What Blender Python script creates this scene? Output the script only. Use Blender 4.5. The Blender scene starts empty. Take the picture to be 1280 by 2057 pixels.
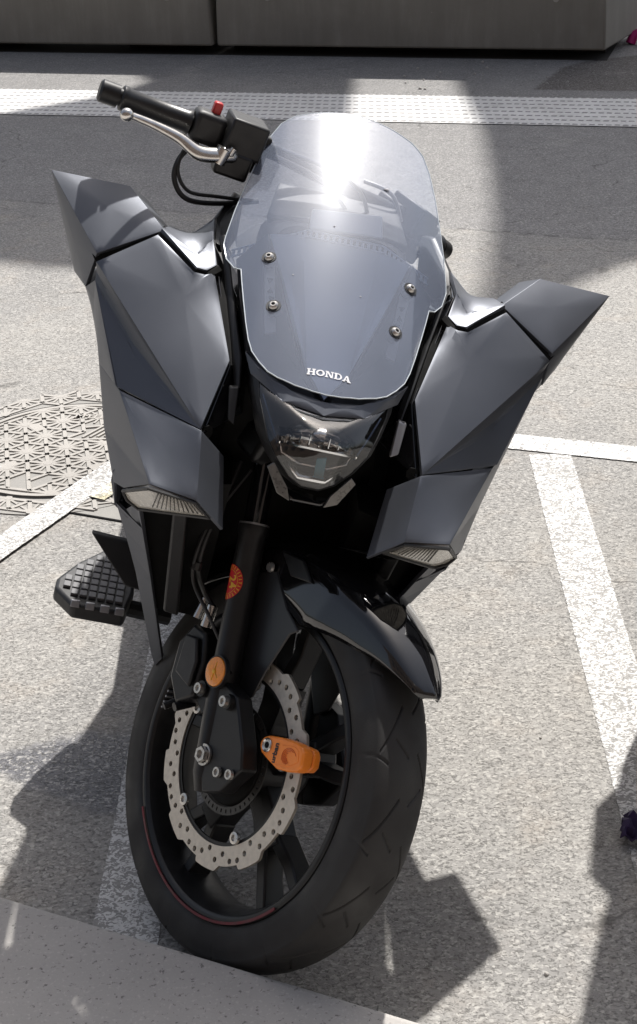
import bpy, bmesh, math, random
from mathutils import Vector, Matrix
R = math.radians
PI = math.pi
random.seed(7)
scn = bpy.context.scene
COL = scn.collection

# ------------------------------------------------------------------ camera
FPX = 3040.83
cam_d = bpy.data.cameras.new("camera")
cam = bpy.data.objects.new("camera", cam_d)
COL.objects.link(cam)
fw = Vector((0, 0.8909, -0.4542)).normalized()
rt = Vector((0.999, -0.0199, -0.0391)).normalized()
up = rt.cross(fw).normalized()
rt = fw.cross(up).normalized()
mw = Matrix((rt, up, -fw)).transposed().to_4x4()
mw.translation = Vector((0, 0, 1.6485))
cam.matrix_world = mw
cam_d.sensor_fit = 'VERTICAL'
cam_d.sensor_height = 36.0
cam_d.lens = FPX / 2057 * 36.0
cam_d.clip_start = 0.05
cam_d.clip_end = 500
scn.camera = cam

# ------------------------------------------------------------------ world + sun
SUN = Vector((0.222, 0.535, 0.815)).normalized()
world = bpy.data.worlds.new("World")
scn.world = world
world.use_nodes = True
wn = world.node_tree
bg = wn.nodes["Background"]
sky = wn.nodes.new("ShaderNodeTexSky")
sky.sky_type = 'NISHITA'
sky.sun_disc = False
sky.sun_elevation = math.asin(SUN.z)
sky.sun_rotation = math.atan2(SUN.x, SUN.y)
sky.dust_density = 4.0
sky.air_density = 1.0
sky.ozone_density = 1.2
bg.inputs[1].default_value = 0.105
hs = wn.nodes.new('ShaderNodeHueSaturation'); hs.inputs['Saturation'].default_value = .62
wn.links.new(sky.outputs[0], hs.inputs['Color']); wn.links.new(hs.outputs[0], bg.inputs[0])
sl = bpy.data.lights.new("sun", 'SUN')
sl.energy = 4.5
sl.angle = R(0.8)
sl.color = (1.0, 0.97, 0.93)
so = bpy.data.objects.new("sun", sl)
so.rotation_euler = SUN.to_track_quat('Z', 'Y').to_euler()
so.location = SUN * 30
COL.objects.link(so)
scn.view_settings.view_transform = 'Standard'
scn.view_settings.look = 'None'
scn.view_settings.gamma = 1.0
scn.view_settings.exposure = 0.42
scn.cycles.max_bounces = 10
scn.cycles.transparent_max_bounces = 16
scn.cycles.caustics_reflective = False

# ------------------------------------------------------------------ materials
MATS = {}
def new_mat(name):
    m = bpy.data.materials.new(name); m.use_nodes = True
    MATS[name] = m
    nt = m.node_tree
    return m, nt, nt.nodes["Principled BSDF"]

def pbr(name, col, rough=.5, metal=0., noise=.0, nscale=60., bump=0., bscale=400., coat=0., spec=.5):
    """principled with a little wear: colour and roughness noise, fine bump"""
    m, nt, b = new_mat(name)
    b.inputs['Base Color'].default_value = (*col, 1)
    b.inputs['Roughness'].default_value = rough
    b.inputs['Metallic'].default_value = metal
    b.inputs['Specular IOR Level'].default_value = spec
    if coat: b.inputs['Coat Weight'].default_value = coat; b.inputs['Coat Roughness'].default_value = .05
    tc = nt.nodes.new("ShaderNodeTexCoord")
    if noise:
        n = nt.nodes.new("ShaderNodeTexNoise"); n.inputs['Scale'].default_value = nscale; n.inputs['Detail'].default_value = 6
        nt.links.new(tc.outputs['Object'], n.inputs['Vector'])
        r = nt.nodes.new("ShaderNodeMapRange"); r.inputs[1].default_value = .3; r.inputs[2].default_value = .7
        r.inputs[3].default_value = 1 - noise; r.inputs[4].default_value = 1 + noise
        nt.links.new(n.outputs[0], r.inputs[0])
        mx = nt.nodes.new("ShaderNodeVectorMath"); mx.operation = 'SCALE'; mx.inputs[0].default_value = col
        nt.links.new(r.outputs[0], mx.inputs['Scale']); nt.links.new(mx.outputs[0], b.inputs['Base Color'])
        r2 = nt.nodes.new("ShaderNodeMath"); r2.operation = 'MULTIPLY'; r2.inputs[1].default_value = rough
        nt.links.new(r.outputs[0], r2.inputs[0]); nt.links.new(r2.outputs[0], b.inputs['Roughness'])
    if bump:
        n2 = nt.nodes.new("ShaderNodeTexNoise"); n2.inputs['Scale'].default_value = bscale; n2.inputs['Detail'].default_value = 4
        nt.links.new(tc.outputs['Object'], n2.inputs['Vector'])
        bp = nt.nodes.new("ShaderNodeBump"); bp.inputs['Strength'].default_value = bump; bp.inputs['Distance'].default_value = .001
        nt.links.new(n2.outputs[0], bp.inputs['Height']); nt.links.new(bp.outputs[0], b.inputs['Normal'])
    return m

BODY = pbr("matte_gunmetal", (.094, .101, .118), .42, .60, .05, 9., .06, 1500.)
BLACKP = pbr("black_plastic", (.012, .012, .013), .5, 0, .15, 50., .15, 900.)
BLACKM = pbr("black_metal", (.014, .014, .015), .38, .3, .15, 60.)
GLOSSB = pbr("gloss_black", (.006, .006, .007), .06, 0, .0, 30., coat=.6)
VOID = pbr("deep_black", (.006, .006, .006), .8, 0, .1, 40., spec=.2)
RUBBER = pbr("tyre_rubber", (.019, .018, .0175), .68, 0, .32, 14., .25, 600.)
GRIPR = pbr("grip_rubber", (.012, .012, .013), .35, 0, .1, 40., .2, 500.)
ALU = pbr("polished_aluminium", (.62, .60, .57), .22, 1., .08, 80.)
STEEL = pbr("brushed_steel", (.60, .545, .47), .45, .6, .12, 120., .1, 700.)
BOLTM = pbr("bolt_steel", (.55, .53, .50), .3, .9, .15, 200.)
ORANGE = pbr("orange_lock_paint", (1.0, .28, .035), .32, 0, .05, 60.)
LOCKPR = pbr("lock_print", (.03, .02, .02), .5)
LOCKLN = pbr("lock_faint_lines", (.55, .085, .01), .5)
REDP = pbr("red_plastic", (.55, .03, .03), .4, 0, .1, 90.)
STICKR = pbr("red_sticker", (.55, .015, .02), .45, 0, .08, 90.)
STICKY = pbr("yellow_print", (.75, .42, .03), .5)
REDLINE = pbr("red_rim_tape", (.13, .012, .02), .5, 0, .35, 70.)
AMBER = pbr("amber_reflector", (.85, .27, .012), .18, 0, .15, 300., .35, 500., coat=.5)
LENSW = pbr("indicator_lens", (.42, .40, .355), .25, .1, .2, 120., .3, 300., coat=.6)
LENSR = pbr("indicator_ribs", (.16, .155, .145), .3, .5, .2, 120.)
CHROME = pbr("headlamp_chrome", (.75, .75, .74), .08, 1.)
WHITEL = pbr("white_print", (.8, .8, .82), .4)
TREADP = pbr("grey_rubber_tread", (.13, .13, .135), .55, 0, .1, 60., .1, 700.)
SILVER = pbr("silver_paint", (.30, .30, .31), .35, .7, .05, 40.)
BLUEL = pbr("light_guide", (.12, .16, .24), .2, .3)
BLUEG = pbr("blue_tint", (.03, .13, .17), .2, .2)
PURPLE = pbr("purple_cloth", (.035, .02, .07), .8, 0, .3, 80.)
PINK = pbr("pink_plastic", (.55, .03, .22), .5, 0, .1, 40.)
SEATM = pbr("seat_vinyl", (.016, .016, .017), .55, 0, .1, 60., .2, 600.)

SATIN = pbr("satin_black", (.02, .02, .022), .3)
def glassy(name, haze, hazecol, tint=(1, 1, 1), rough=.02, spec_fac=1.0, wide=.0):
    """clear acrylic: transparent + fresnel gloss + a dusty haze tinted to stand in for sky reflection"""
    m = bpy.data.materials.new(name); m.use_nodes = True; nt = m.node_tree; nt.nodes.clear()
    out = nt.nodes.new("ShaderNodeOutputMaterial")
    tr = nt.nodes.new("ShaderNodeBsdfTransparent"); tr.inputs[0].default_value = (*tint, 1)
    df = nt.nodes.new("ShaderNodeBsdfDiffuse"); df.inputs[0].default_value = (*hazecol, 1)
    tl = nt.nodes.new("ShaderNodeBsdfTranslucent"); tl.inputs[0].default_value = (*hazecol, 1)
    ad = nt.nodes.new("ShaderNodeMixShader"); ad.inputs[0].default_value = .35
    nt.links.new(df.outputs[0], ad.inputs[1]); nt.links.new(tl.outputs[0], ad.inputs[2])
    hz = nt.nodes.new("ShaderNodeMixShader")
    tc = nt.nodes.new("ShaderNodeTexCoord"); n = nt.nodes.new("ShaderNodeTexNoise"); n.inputs['Scale'].default_value = 7; n.inputs['Detail'].default_value = 2
    mr = nt.nodes.new("ShaderNodeMapRange"); mr.inputs[1].default_value = .3; mr.inputs[2].default_value = .75
    mr.inputs[3].default_value = haze * .9; mr.inputs[4].default_value = haze * 1.12
    nt.links.new(tc.outputs['Object'], n.inputs['Vector']); nt.links.new(n.outputs[0], mr.inputs[0]); nt.links.new(mr.outputs[0], hz.inputs[0])
    nt.links.new(tr.outputs[0], hz.inputs[1]); nt.links.new(ad.outputs[0], hz.inputs[2])
    gl = nt.nodes.new("ShaderNodeBsdfGlossy"); gl.inputs['Roughness'].default_value = rough
    fr = nt.nodes.new("ShaderNodeFresnel"); fr.inputs[0].default_value = 1.5
    fm = nt.nodes.new("ShaderNodeMath"); fm.operation = 'MULTIPLY'; fm.inputs[1].default_value = spec_fac; fm.use_clamp = True
    nt.links.new(fr.outputs[0], fm.inputs[0])
    mx = nt.nodes.new("ShaderNodeMixShader"); nt.links.new(fm.outputs[0], mx.inputs[0])
    nt.links.new(hz.outputs[0], mx.inputs[1]); nt.links.new(gl.outputs[0], mx.inputs[2])
    last = mx
    if wide:
        g2 = nt.nodes.new("ShaderNodeBsdfGlossy"); g2.inputs['Roughness'].default_value = .30; g2.inputs[0].default_value = (.95, .97, 1, 1)
        m2 = nt.nodes.new("ShaderNodeMixShader"); m2.inputs[0].default_value = wide
        nt.links.new(mx.outputs[0], m2.inputs[1]); nt.links.new(g2.outputs[0], m2.inputs[2]); last = m2
    nt.links.new(last.outputs[0], out.inputs[0])
    return m
SCREEN = glassy("windscreen_acrylic", .25, (.66, .76, 1.0), (.95, .97, 1.0), .05, 1.4, .028)  # bluish haze colour paints in the sky reflection on the screen
EDGE = pbr("acrylic_edge", (.55, .60, .63), .15, 0, coat=.3)
LENS = glassy("headlight_glass", .006, (.7, .75, .8), (.97, .98, .99), .01, 2.2)

# ---- shader helpers for the ground
def mathn(nt, op, a, b=None, clamp=False):
    n = nt.nodes.new("ShaderNodeMath"); n.operation = op; n.use_clamp = clamp
    for i, v in enumerate((a, b)):
        if v is None: continue
        if isinstance(v, (int, float)): n.inputs[i].default_value = v
        else: nt.links.new(v, n.inputs[i])
    return n.outputs[0]
def mixc(nt, fac, a, b):
    n = nt.nodes.new("ShaderNodeMix"); n.data_type = 'RGBA'
    for s, v in ((n.inputs[0], fac), (n.inputs[6], a), (n.inputs[7], b)):
        if isinstance(v, (int, float)): s.default_value = v
        elif isinstance(v, tuple): s.default_value = (*v, 1)
        else: nt.links.new(v, s)
    return n.outputs[2]
def noise(nt, vec, scale, detail=4, rough=.5):
    n = nt.nodes.new("ShaderNodeTexNoise"); n.inputs['Scale'].default_value = scale; n.inputs['Detail'].default_value = detail
    n.inputs['Roughness'].default_value = rough
    nt.links.new(vec, n.inputs['Vector']); return n.outputs[0]
def ramp(nt, v, lo, hi, a=0., b=1.):
    n = nt.nodes.new("ShaderNodeMapRange"); n.interpolation_type = 'SMOOTHSTEP'
    nt.links.new(v, n.inputs[0])
    for i, x in enumerate((lo, hi, a, b)): n.inputs[i + 1].default_value = x
    return n.outputs[0]
def halfplane(nt, X, Y, p, q, soft=.01, wob=None):
    """1 on the left of the directed line p->q (world metres)"""
    dx, dy = q[0] - p[0], q[1] - p[1]; L = math.hypot(dx, dy)
    nx, ny = -dy / L, dx / L
    v = mathn(nt, 'ADD', mathn(nt, 'MULTIPLY', X, nx), mathn(nt, 'MULTIPLY', Y, ny))
    v = mathn(nt, 'SUBTRACT', v, nx * p[0] + ny * p[1])
    if wob is not None: v = mathn(nt, 'ADD', v, wob)
    return ramp(nt, v, -soft, soft)
def convex(nt, X, Y, pts, soft=.01, wob=None):
    r = None
    for i in range(len(pts)):
        h = halfplane(nt, X, Y, pts[i], pts[(i + 1) % len(pts)], soft, wob)
        r = h if r is None else mathn(nt, 'MULTIPLY', r, h)
    return r

def grain(nt, P, scale=1.0):
    """aggregate: returns (dark pits 0..1, fine, tone)"""
    mp = nt.nodes.new("ShaderNodeMapping"); mp.inputs['Scale'].default_value = (1, 1.35, 1); nt.links.new(P, mp.inputs[0])
    n1 = nt.nodes.new("ShaderNodeTexNoise"); n1.inputs['Scale'].default_value = 120 * scale; n1.inputs['Detail'].default_value = 2.5
    n1.inputs['Roughness'].default_value = .6; n1.inputs['Distortion'].default_value = 1.2; nt.links.new(mp.outputs[0], n1.inputs['Vector'])
    big = noise(nt, P, 24 * scale, 5, .65)
    v = mathn(nt, 'ADD', n1.outputs[0], mathn(nt, 'MULTIPLY', mathn(nt, 'SUBTRACT', big, .5), .22))
    g = ramp(nt, v, .455, .36)
    vo = nt.nodes.new("ShaderNodeTexVoronoi"); vo.inputs['Scale'].default_value = 170 * scale; nt.links.new(mp.outputs[0], vo.inputs['Vector'])
    sc = nt.nodes.new("ShaderNodeSeparateColor"); nt.links.new(vo.outputs['Color'], sc.inputs[0])
    fine = mathn(nt, 'ADD', mathn(nt, 'MULTIPLY', sc.outputs[0], .45), mathn(nt, 'MULTIPLY', n1.outputs[0], .55))
    return g, fine, big

def asphalt_material():
    m, nt, b = new_mat("asphalt")
    ge = nt.nodes.new("ShaderNodeNewGeometry"); P = ge.outputs['Position']
    sp = nt.nodes.new("ShaderNodeSeparateXYZ"); nt.links.new(P, sp.inputs[0]); X, Y = sp.outputs[0], sp.outputs[1]
    g, fine, big = grain(nt, P)
    large = noise(nt, P, 1.6, 5, .6); mid = noise(nt, P, 7, 5, .6)
    near = mixc(nt, ramp(nt, large, .35, .65), (.325, .313, .292), (.285, .277, .264))
    near = mixc(nt, ramp(nt, mid, .5, .8, 0, .45), near, (.40, .345, .285))
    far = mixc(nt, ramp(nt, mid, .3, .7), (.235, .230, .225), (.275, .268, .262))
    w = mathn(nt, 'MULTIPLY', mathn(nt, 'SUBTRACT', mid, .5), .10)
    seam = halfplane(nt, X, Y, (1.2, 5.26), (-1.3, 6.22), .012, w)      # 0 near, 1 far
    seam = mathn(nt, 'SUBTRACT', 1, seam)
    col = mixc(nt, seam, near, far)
    # dark grout line along the seam between the two surfacings
    s1 = halfplane(nt, X, Y, (1.2, 5.275), (-1.3, 6.235), .01, w); s2 = halfplane(nt, X, Y, (1.2, 5.255), (-1.3, 6.215), .01, w)
    ln = mathn(nt, 'MULTIPLY', mathn(nt, 'MULTIPLY', s1, mathn(nt, 'SUBTRACT', 1, s2)), ramp(nt, big, .45, .55, 0, .5))
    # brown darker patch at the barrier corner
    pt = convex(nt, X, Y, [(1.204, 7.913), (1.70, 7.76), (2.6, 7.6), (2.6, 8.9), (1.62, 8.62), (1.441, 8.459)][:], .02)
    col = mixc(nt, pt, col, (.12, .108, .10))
    # damp oily patch to the left of the wheel
    wb = mathn(nt, 'MULTIPLY', mathn(nt, 'SUBTRACT', noise(nt, P, 14, 4), .5), .09)
    wet = convex(nt, X, Y, [(-.66, 2.27), (-.58, 2.20), (-.47, 2.15), (-.40, 2.10), (-.33, 2.08), (-.31, 2.34), (-.39, 2.365), (-.52, 2.35)], .02, wb)
    w2 = convex(nt, X, Y, [(.50, 2.06), (.80, 1.95), (.80, 2.75), (.60, 2.62), (.555, 2.50), (.60, 2.34), (.53, 2.2)], .03, wb)
    wet = mathn(nt, 'MAXIMUM', wet, mathn(nt, 'MULTIPLY', w2, .6))
    col = mixc(nt, mathn(nt, 'MULTIPLY', wet, .82), col, (.085, .086, .10))
    sv = nt.nodes.new("ShaderNodeTexVoronoi"); sv.inputs['Scale'].default_value = 3.2; nt.links.new(P, sv.inputs['Vector'])
    spot = ramp(nt, mathn(nt, 'ADD', sv.outputs['Distance'], mathn(nt, 'MULTIPLY', mathn(nt, 'SUBTRACT', noise(nt, P, 30, 4), .5), .10)), .11, .05, 0, .30)
    col = mixc(nt, spot, col, (.10, .095, .09))
    col = mixc(nt, ramp(nt, noise(nt, P, 3.3, 6, .65), .56, .70, 0, .30), col, (.17, .165, .16))
    col = mixc(nt, ramp(nt, noise(nt, P, 2.1, 6, .65), .58, .72, 0, .35), col, (.43, .41, .38))
    # wandering cracks
    cr = nt.nodes.new("ShaderNodeTexVoronoi"); cr.feature = 'DISTANCE_TO_EDGE'; cr.inputs['Scale'].default_value = .9
    dn = nt.nodes.new("ShaderNodeTexNoise"); dn.inputs['Scale'].default_value = 5; dn.inputs['Detail'].default_value = 6; nt.links.new(P, dn.inputs['Vector'])
    va = nt.nodes.new("ShaderNodeVectorMath"); va.operation = 'MULTIPLY_ADD'; va.inputs[1].default_value = (.28, .28, 0)
    nt.links.new(dn.outputs['Color'], va.inputs[0]); nt.links.new(P, va.inputs[2]); nt.links.new(va.outputs[0], cr.inputs['Vector'])
    crk = mathn(nt, 'MULTIPLY', mathn(nt, 'SUBTRACT', 1, ramp(nt, cr.outputs['Distance'], .0, .006)), ramp(nt, mid, .45, .6, 0, .55))
    # colour grain
    col = mixc(nt, mathn(nt, 'MULTIPLY', g, .44), col, (.085, .082, .080))
    col = mixc(nt, ramp(nt, fine, .55, .78, 0, .55), col, (.56, .54, .50))
    col = mixc(nt, ramp(nt, fine, .42, .25, 0, .5), col, (.12, .115, .105))
    col = mixc(nt, mathn(nt, 'MAXIMUM', crk, ln), col, (.05, .048, .045))
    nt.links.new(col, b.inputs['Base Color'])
    nt.links.new(mathn(nt, 'SUBTRACT', .88, mathn(nt, 'MULTIPLY', wet, .62)), b.inputs['Roughness'])
    b.inputs['Specular IOR Level'].default_value = .4
    h = mathn(nt, 'SUBTRACT', mathn(nt, 'MULTIPLY', fine, 1.0), g)
    h = mathn(nt, 'ADD', h, mathn(nt, 'MULTIPLY', big, .6))
    bp = nt.nodes.new("ShaderNodeBump"); bp.inputs['Strength'].default_value = .55; bp.inputs['Distance'].default_value = .004
    nt.links.new(h, bp.inputs['Height']); nt.links.new(bp.outputs[0], b.inputs['Normal'])
    return m

def paint_material(name, wear=.5, col=(.72, .71, .69), yellow=False):
    m, nt, b = new_mat(name)
    ge = nt.nodes.new("ShaderNodeNewGeometry"); P = ge.outputs['Position']
    g, fine, big = grain(nt, P)
    pl = noise(nt, P, 9, 6, .7)
    c = mixc(nt, ramp(nt, pl, .35, .7), col, tuple(x * .86 for x in col))
    if yellow:
        c = mixc(nt, ramp(nt, pl, .35, .6), (.62, .55, .30), (.75, .73, .66))
    mp = nt.nodes.new("ShaderNodeMapping"); mp.inputs['Scale'].default_value = (1, 1.3, 1); nt.links.new(P, mp.inputs[0])
    n1 = nt.nodes.new("ShaderNodeTexNoise"); n1.inputs['Scale'].default_value = 88; n1.inputs['Detail'].default_value = 3; n1.inputs['Distortion'].default_value = 1.6; nt.links.new(mp.outputs[0], n1.inputs['Vector'])
    hv = mathn(nt, 'ADD', n1.outputs[0], mathn(nt, 'MULTIPLY', mathn(nt, 'SUBTRACT', pl, .5), .25))
    hole = mathn(nt, 'MULTIPLY', ramp(nt, hv, .36 + wear * .20, .30 + wear * .20), .75)
    chip = ramp(nt, noise(nt, P, 120, 5, .7), .66 - wear * .06, .72 - wear * .06, 0, min(1, .3 + wear * .6))
    c = mixc(nt, mathn(nt, 'MAXIMUM', hole, chip), c, (.17, .162, .15))
    nt.links.new(c, b.inputs['Base Color']); b.inputs['Roughness'].default_value = .75
    bp = nt.nodes.new("ShaderNodeBump"); bp.inputs['Strength'].default_value = .55; bp.inputs['Distance'].default_value = .003
    nt.links.new(mathn(nt, 'SUBTRACT', big, g), bp.inputs['Height']); nt.links.new(bp.outputs[0], b.inputs['Normal'])
    return m

def tactile_material():
    m, nt, b = new_mat("ribbed_white_marking")
    tc = nt.nodes.new("ShaderNodeTexCoord"); P = tc.outputs['Object']
    sp = nt.nodes.new("ShaderNodeSeparateXYZ"); nt.links.new(P, sp.inputs[0])
    row = mathn(nt, 'DIVIDE', sp.outputs[1], .082); ri = mathn(nt, 'FLOOR', row)
    cell = mathn(nt, 'ADD', mathn(nt, 'DIVIDE', sp.outputs[0], .039), mathn(nt, 'MULTIPLY', ri, .5))
    jit = mathn(nt, 'MULTIPLY', mathn(nt, 'SUBTRACT', noise(nt, P, 22, 3), .5), .28)
    cell = mathn(nt, 'ADD', cell, jit)
    fx = mathn(nt, 'ABSOLUTE', mathn(nt, 'SUBTRACT', mathn(nt, 'FRACT', cell), .5))
    fy = mathn(nt, 'ABSOLUTE', mathn(nt, 'SUBTRACT', mathn(nt, 'FRACT', mathn(nt, 'ADD', row, jit)), .5))
    d = mathn(nt, 'MULTIPLY', ramp(nt, fx, .38, .26), ramp(nt, fy, .19, .08))
    pl = noise(nt, P, 6, 6, .7)
    c = mixc(nt, ramp(nt, pl, .35, .7), (.72, .71, .69), (.60, .59, .57))
    c = mixc(nt, ramp(nt, noise(nt, P, 60, 6, .7), .55, .7, 0, .5), c, (.3, .29, .28))
    c = mixc(nt, mathn(nt, 'MULTIPLY', d, .8), c, (.17, .165, .16))
    nt.links.new(c, b.inputs['Base Color']); b.inputs['Roughness'].default_value = .8
    bp = nt.nodes.new("ShaderNodeBump"); bp.inputs['Strength'].default_value = .8; bp.inputs['Distance'].default_value = .006
    nt.links.new(mathn(nt, 'SUBTRACT', 1, d), bp.inputs['Height']); nt.links.new(bp.outputs[0], b.inputs['Normal'])
    return m

def concrete_material(name, col, streak=.35, bscale=150, grit=.0):
    m, nt, b = new_mat(name)
    tc = nt.nodes.new("ShaderNodeTexCoord"); P = tc.outputs['Object']
    mp = nt.nodes.new("ShaderNodeMapping"); mp.inputs['Scale'].default_value = (6, 6, .8); nt.links.new(P, mp.inputs[0])
    st_ = noise(nt, mp.outputs[0], 2.2, 7, .65); bl = noise(nt, P, 2.5, 6, .6); fi = noise(nt, P, bscale, 4, .6)
    c = mixc(nt, ramp(nt, st_, .4, .75, 0, streak), col, tuple(x * 1.45 for x in col))
    c = mixc(nt, ramp(nt, bl, .35, .7, 0, .45), c, tuple(x * .72 for x in col))
    c = mixc(nt, ramp(nt, fi, .30, .18, 0, .6), c, tuple(x * .35 for x in col))
    sm = noise(nt, P, 55, 5, .7)
    c = mixc(nt, ramp(nt, sm, .66, .72, 0, .55), c, tuple(min(.6, x * 1.7) for x in col))
    if grit:
        pit = noise(nt, P, 110, 4, .65); c = mixc(nt, ramp(nt, noise(nt, P, 160, 3, .6), .55, .7, 0, .4), c, tuple(min(.7, x * 1.5) for x in col))
        c = mixc(nt, ramp(nt, pit, .42, .32, 0, grit), c, tuple(x * .3 for x in col))
    nt.links.new(c, b.inputs['Base Color']); b.inputs['Roughness'].default_value = .85
    bp = nt.nodes.new("ShaderNodeBump"); bp.inputs['Strength'].default_value = .4; bp.inputs['Distance'].default_value = .002
    nt.links.new(fi, bp.inputs['Height']); nt.links.new(bp.outputs[0], b.inputs['Normal'])
    return m
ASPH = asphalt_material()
PAINT = paint_material("worn_white_paint", .85)
PAINTF = paint_material("fresher_white_paint", .52)
PAINTY = paint_material("yellowed_paint", .8, yellow=True)
TACT = tactile_material()
WALLM = concrete_material("barrier_concrete", (.27, .255, .222), .5)
KERBM = concrete_material("kerb_concrete", (.42, .40, .375), .15, 230, .85)
IRON = concrete_material("dusty_cast_iron", (.40, .38, .35), .2, 200)
IROND = concrete_material("cast_iron_recess", (.30, .29, .27), .2, 200)
GAPM = pbr("gap_shade", (.03, .027, .024), .9)  # near-black colour carries the shade of the gap under the barrier
SLABM = concrete_material("pale_render", (.42, .40, .37), .1, 60)

# ------------------------------------------------------------------ mesh helpers
class MB:
    def __init__(s): s.v = []; s.f = []; s.sm = []
    def add(s, vs, fs, smooth=False):
        o = len(s.v); s.v += [tuple(v) for v in vs]; s.f += [tuple(i + o for i in f) for f in fs]; s.sm += [smooth] * len(fs)
        return s
    def box(s, c, d, rot=None):
        c = Vector(c); vs = []
        for x in (-1, 1):
            for y in (-1, 1):
                for z in (-1, 1):
                    p = Vector((x * d[0] / 2, y * d[1] / 2, z * d[2] / 2))
                    if rot: p = rot @ p
                    vs.append(c + p)
        return s.add(vs, [(0, 1, 3, 2), (4, 6, 7, 5), (0, 4, 5, 1), (2, 3, 7, 6), (0, 2, 6, 4), (1, 5, 7, 3)])
    def prism(s, pts, off, smooth=False):
        """polygon (3-D points) extruded by the vector off"""
        n = len(pts); off = Vector(off); a = [Vector(p) for p in pts]; b = [p + off for p in a]
        fs = [tuple(range(n))[::-1], tuple(range(n, 2 * n))] + [(i, (i + 1) % n, n + (i + 1) % n, n + i) for i in range(n)]
        return s.add(a + b, fs)
    def tube(s, path, r, seg=16, cap=True, flat=1.0):
        path = [Vector(p) for p in path]; n = len(path)
        rr = r if isinstance(r, (list, tuple)) else [r] * n
        vs = []; fs = []
        t0 = (path[1] - path[0]).normalized(); u = t0.orthogonal().normalized()
        for i, p in enumerate(path):
            t = (path[min(i + 1, n - 1)] - path[max(i - 1, 0)]).normalized()
            u = (u - t * u.dot(t)).normalized(); w = t.cross(u)
            for k in range(seg):
                a = 2 * PI * k / seg
                vs.append(p + (u * math.cos(a) + w * math.sin(a) * flat) * rr[i])
        for i in range(n - 1):
            for k in range(seg):
                fs.append((i * seg + k, i * seg + (k + 1) % seg, (i + 1) * seg + (k + 1) % seg, (i + 1) * seg + k))
        s.add(vs, fs, True)
        if cap:
            s.add([vs[k] for k in range(seg)], [tuple(range(seg))[::-1]])
            s.add([vs[(n - 1) * seg + k] for k in range(seg)], [tuple(range(seg))])
        return s
    def hose(s, path, r, seg=10, flat=1.0, k=7):
        P = [Vector(p) for p in path]; rr = r if isinstance(r, (list, tuple)) else [r] * len(P)
        Q = []; q = []
        for i in range(len(P) - 1):
            a, b, c, d = P[max(i - 1, 0)], P[i], P[i + 1], P[min(i + 2, len(P) - 1)]
            for j in range(k):
                t = j / k
                Q.append(.5 * ((2 * b) + (c - a) * t + (2 * a - 5 * b + 4 * c - d) * t * t + (3 * b - a - 3 * c + d) * t ** 3)); q.append(rr[i] + (rr[i + 1] - rr[i]) * t)
        return s.tube(Q + [P[-1]], q + [rr[-1]], seg, True, flat)
    def cyl(s, a, b, r, seg=24, r2=None): return s.tube([a, b], [r, r if r2 is None else r2], seg)
    def lathe(s, prof, c, axis='X', seg=96, a0=0., a1=2 * PI, close=True, smooth=True):
        """prof: list of (offset along axis, radius); c the centre"""
        full = abs(a1 - a0 - 2 * PI) < 1e-6; n = len(prof); m = seg if full else seg + 1
        vs = []
        for k in range(m):
            a = a0 + (a1 - a0) * k / seg; ca, sa = math.cos(a), math.sin(a)
            for (x, r) in prof:
                if axis == 'X': vs.append((c[0] + x, c[1] + r * ca, c[2] + r * sa))
                else: vs.append((c[0] + r * ca, c[1] + r * sa, c[2] + x))
        fs = []
        for k in range(seg):
            k2 = (k + 1) % m if full else k + 1
            for i in range(n if close else n - 1):
                j = (i + 1) % n
                fs.append((k * n + i, k * n + j, k2 * n + j, k2 * n + i))
        s.add(vs, fs, smooth)
        if not full and close:
            s.add(vs[:n], [tuple(range(n))]); s.add(vs[-n:], [tuple(range(n))])
        return s
    def build(s, name, mat, parent=None, xf=None, bevel=0., seg=2, merge=False, sharp=35, ang=30):
        me = bpy.data.meshes.new(name)
        vs = [tuple(xf(Vector(v))) for v in s.v] if xf else s.v
        me.from_pydata(vs, [], s.f)
        me.polygons.foreach_set('use_smooth', s.sm)
        bm = bmesh.new(); bm.from_mesh(me)
        if merge: bmesh.ops.remove_doubles(bm, verts=bm.verts, dist=1e-5)
        bmesh.ops.recalc_face_normals(bm, faces=bm.faces)
        bm.to_mesh(me); bm.free()
        me.materials.append(mat)
        try: me.set_sharp_from_angle(angle=R(sharp))
        except Exception: pass
        o = bpy.data.objects.new(name, me); COL.objects.link(o)
        if parent: o.parent = parent
        if bevel:
            b = o.modifiers.new("bevel", 'BEVEL'); b.width = bevel; b.segments = seg; b.limit_method = 'ANGLE'; b.angle_limit = R(ang); b.harden_normals = False
        return o

def tag(o, label=None, cat=None, group=None, kind=None):
    if label: o["label"] = label
    if cat: o["category"] = cat
    if group: o["group"] = group
    if kind: o["kind"] = kind
    return o
def empty(name, mat4=None, parent=None):
    o = bpy.data.objects.new(name, None); COL.objects.link(o); o.empty_display_size = .05
    if mat4 is not None: o.matrix_world = mat4
    if parent: o.parent = parent
    return o

def flat_shape(loops, depth):
    """2-D outline (first loop) with holes -> (verts, faces), extruded 0..depth in z, built through a filled curve"""
    cu = bpy.data.curves.new("tmp", 'CURVE'); cu.dimensions = '2D'; cu.fill_mode = 'BOTH'; cu.extrude = depth / 2
    for lp in loops:
        sp = cu.splines.new('POLY'); sp.points.add(len(lp) - 1); sp.use_cyclic_u = True
        for i, p in enumerate(lp): sp.points[i].co = (p[0], p[1], 0, 1)
    o = bpy.data.objects.new("tmp", cu); COL.objects.link(o)
    dg = bpy.context.evaluated_depsgraph_get(); dg.update()
    me = bpy.data.meshes.new_from_object(o.evaluated_get(dg))
    vs = [(v.co.x, v.co.y, v.co.z + depth / 2) for v in me.vertices]; fs = [tuple(p.vertices) for p in me.polygons]
    bpy.data.objects.remove(o); bpy.data.curves.remove(cu); bpy.data.meshes.remove(me)
    return vs, fs
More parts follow.
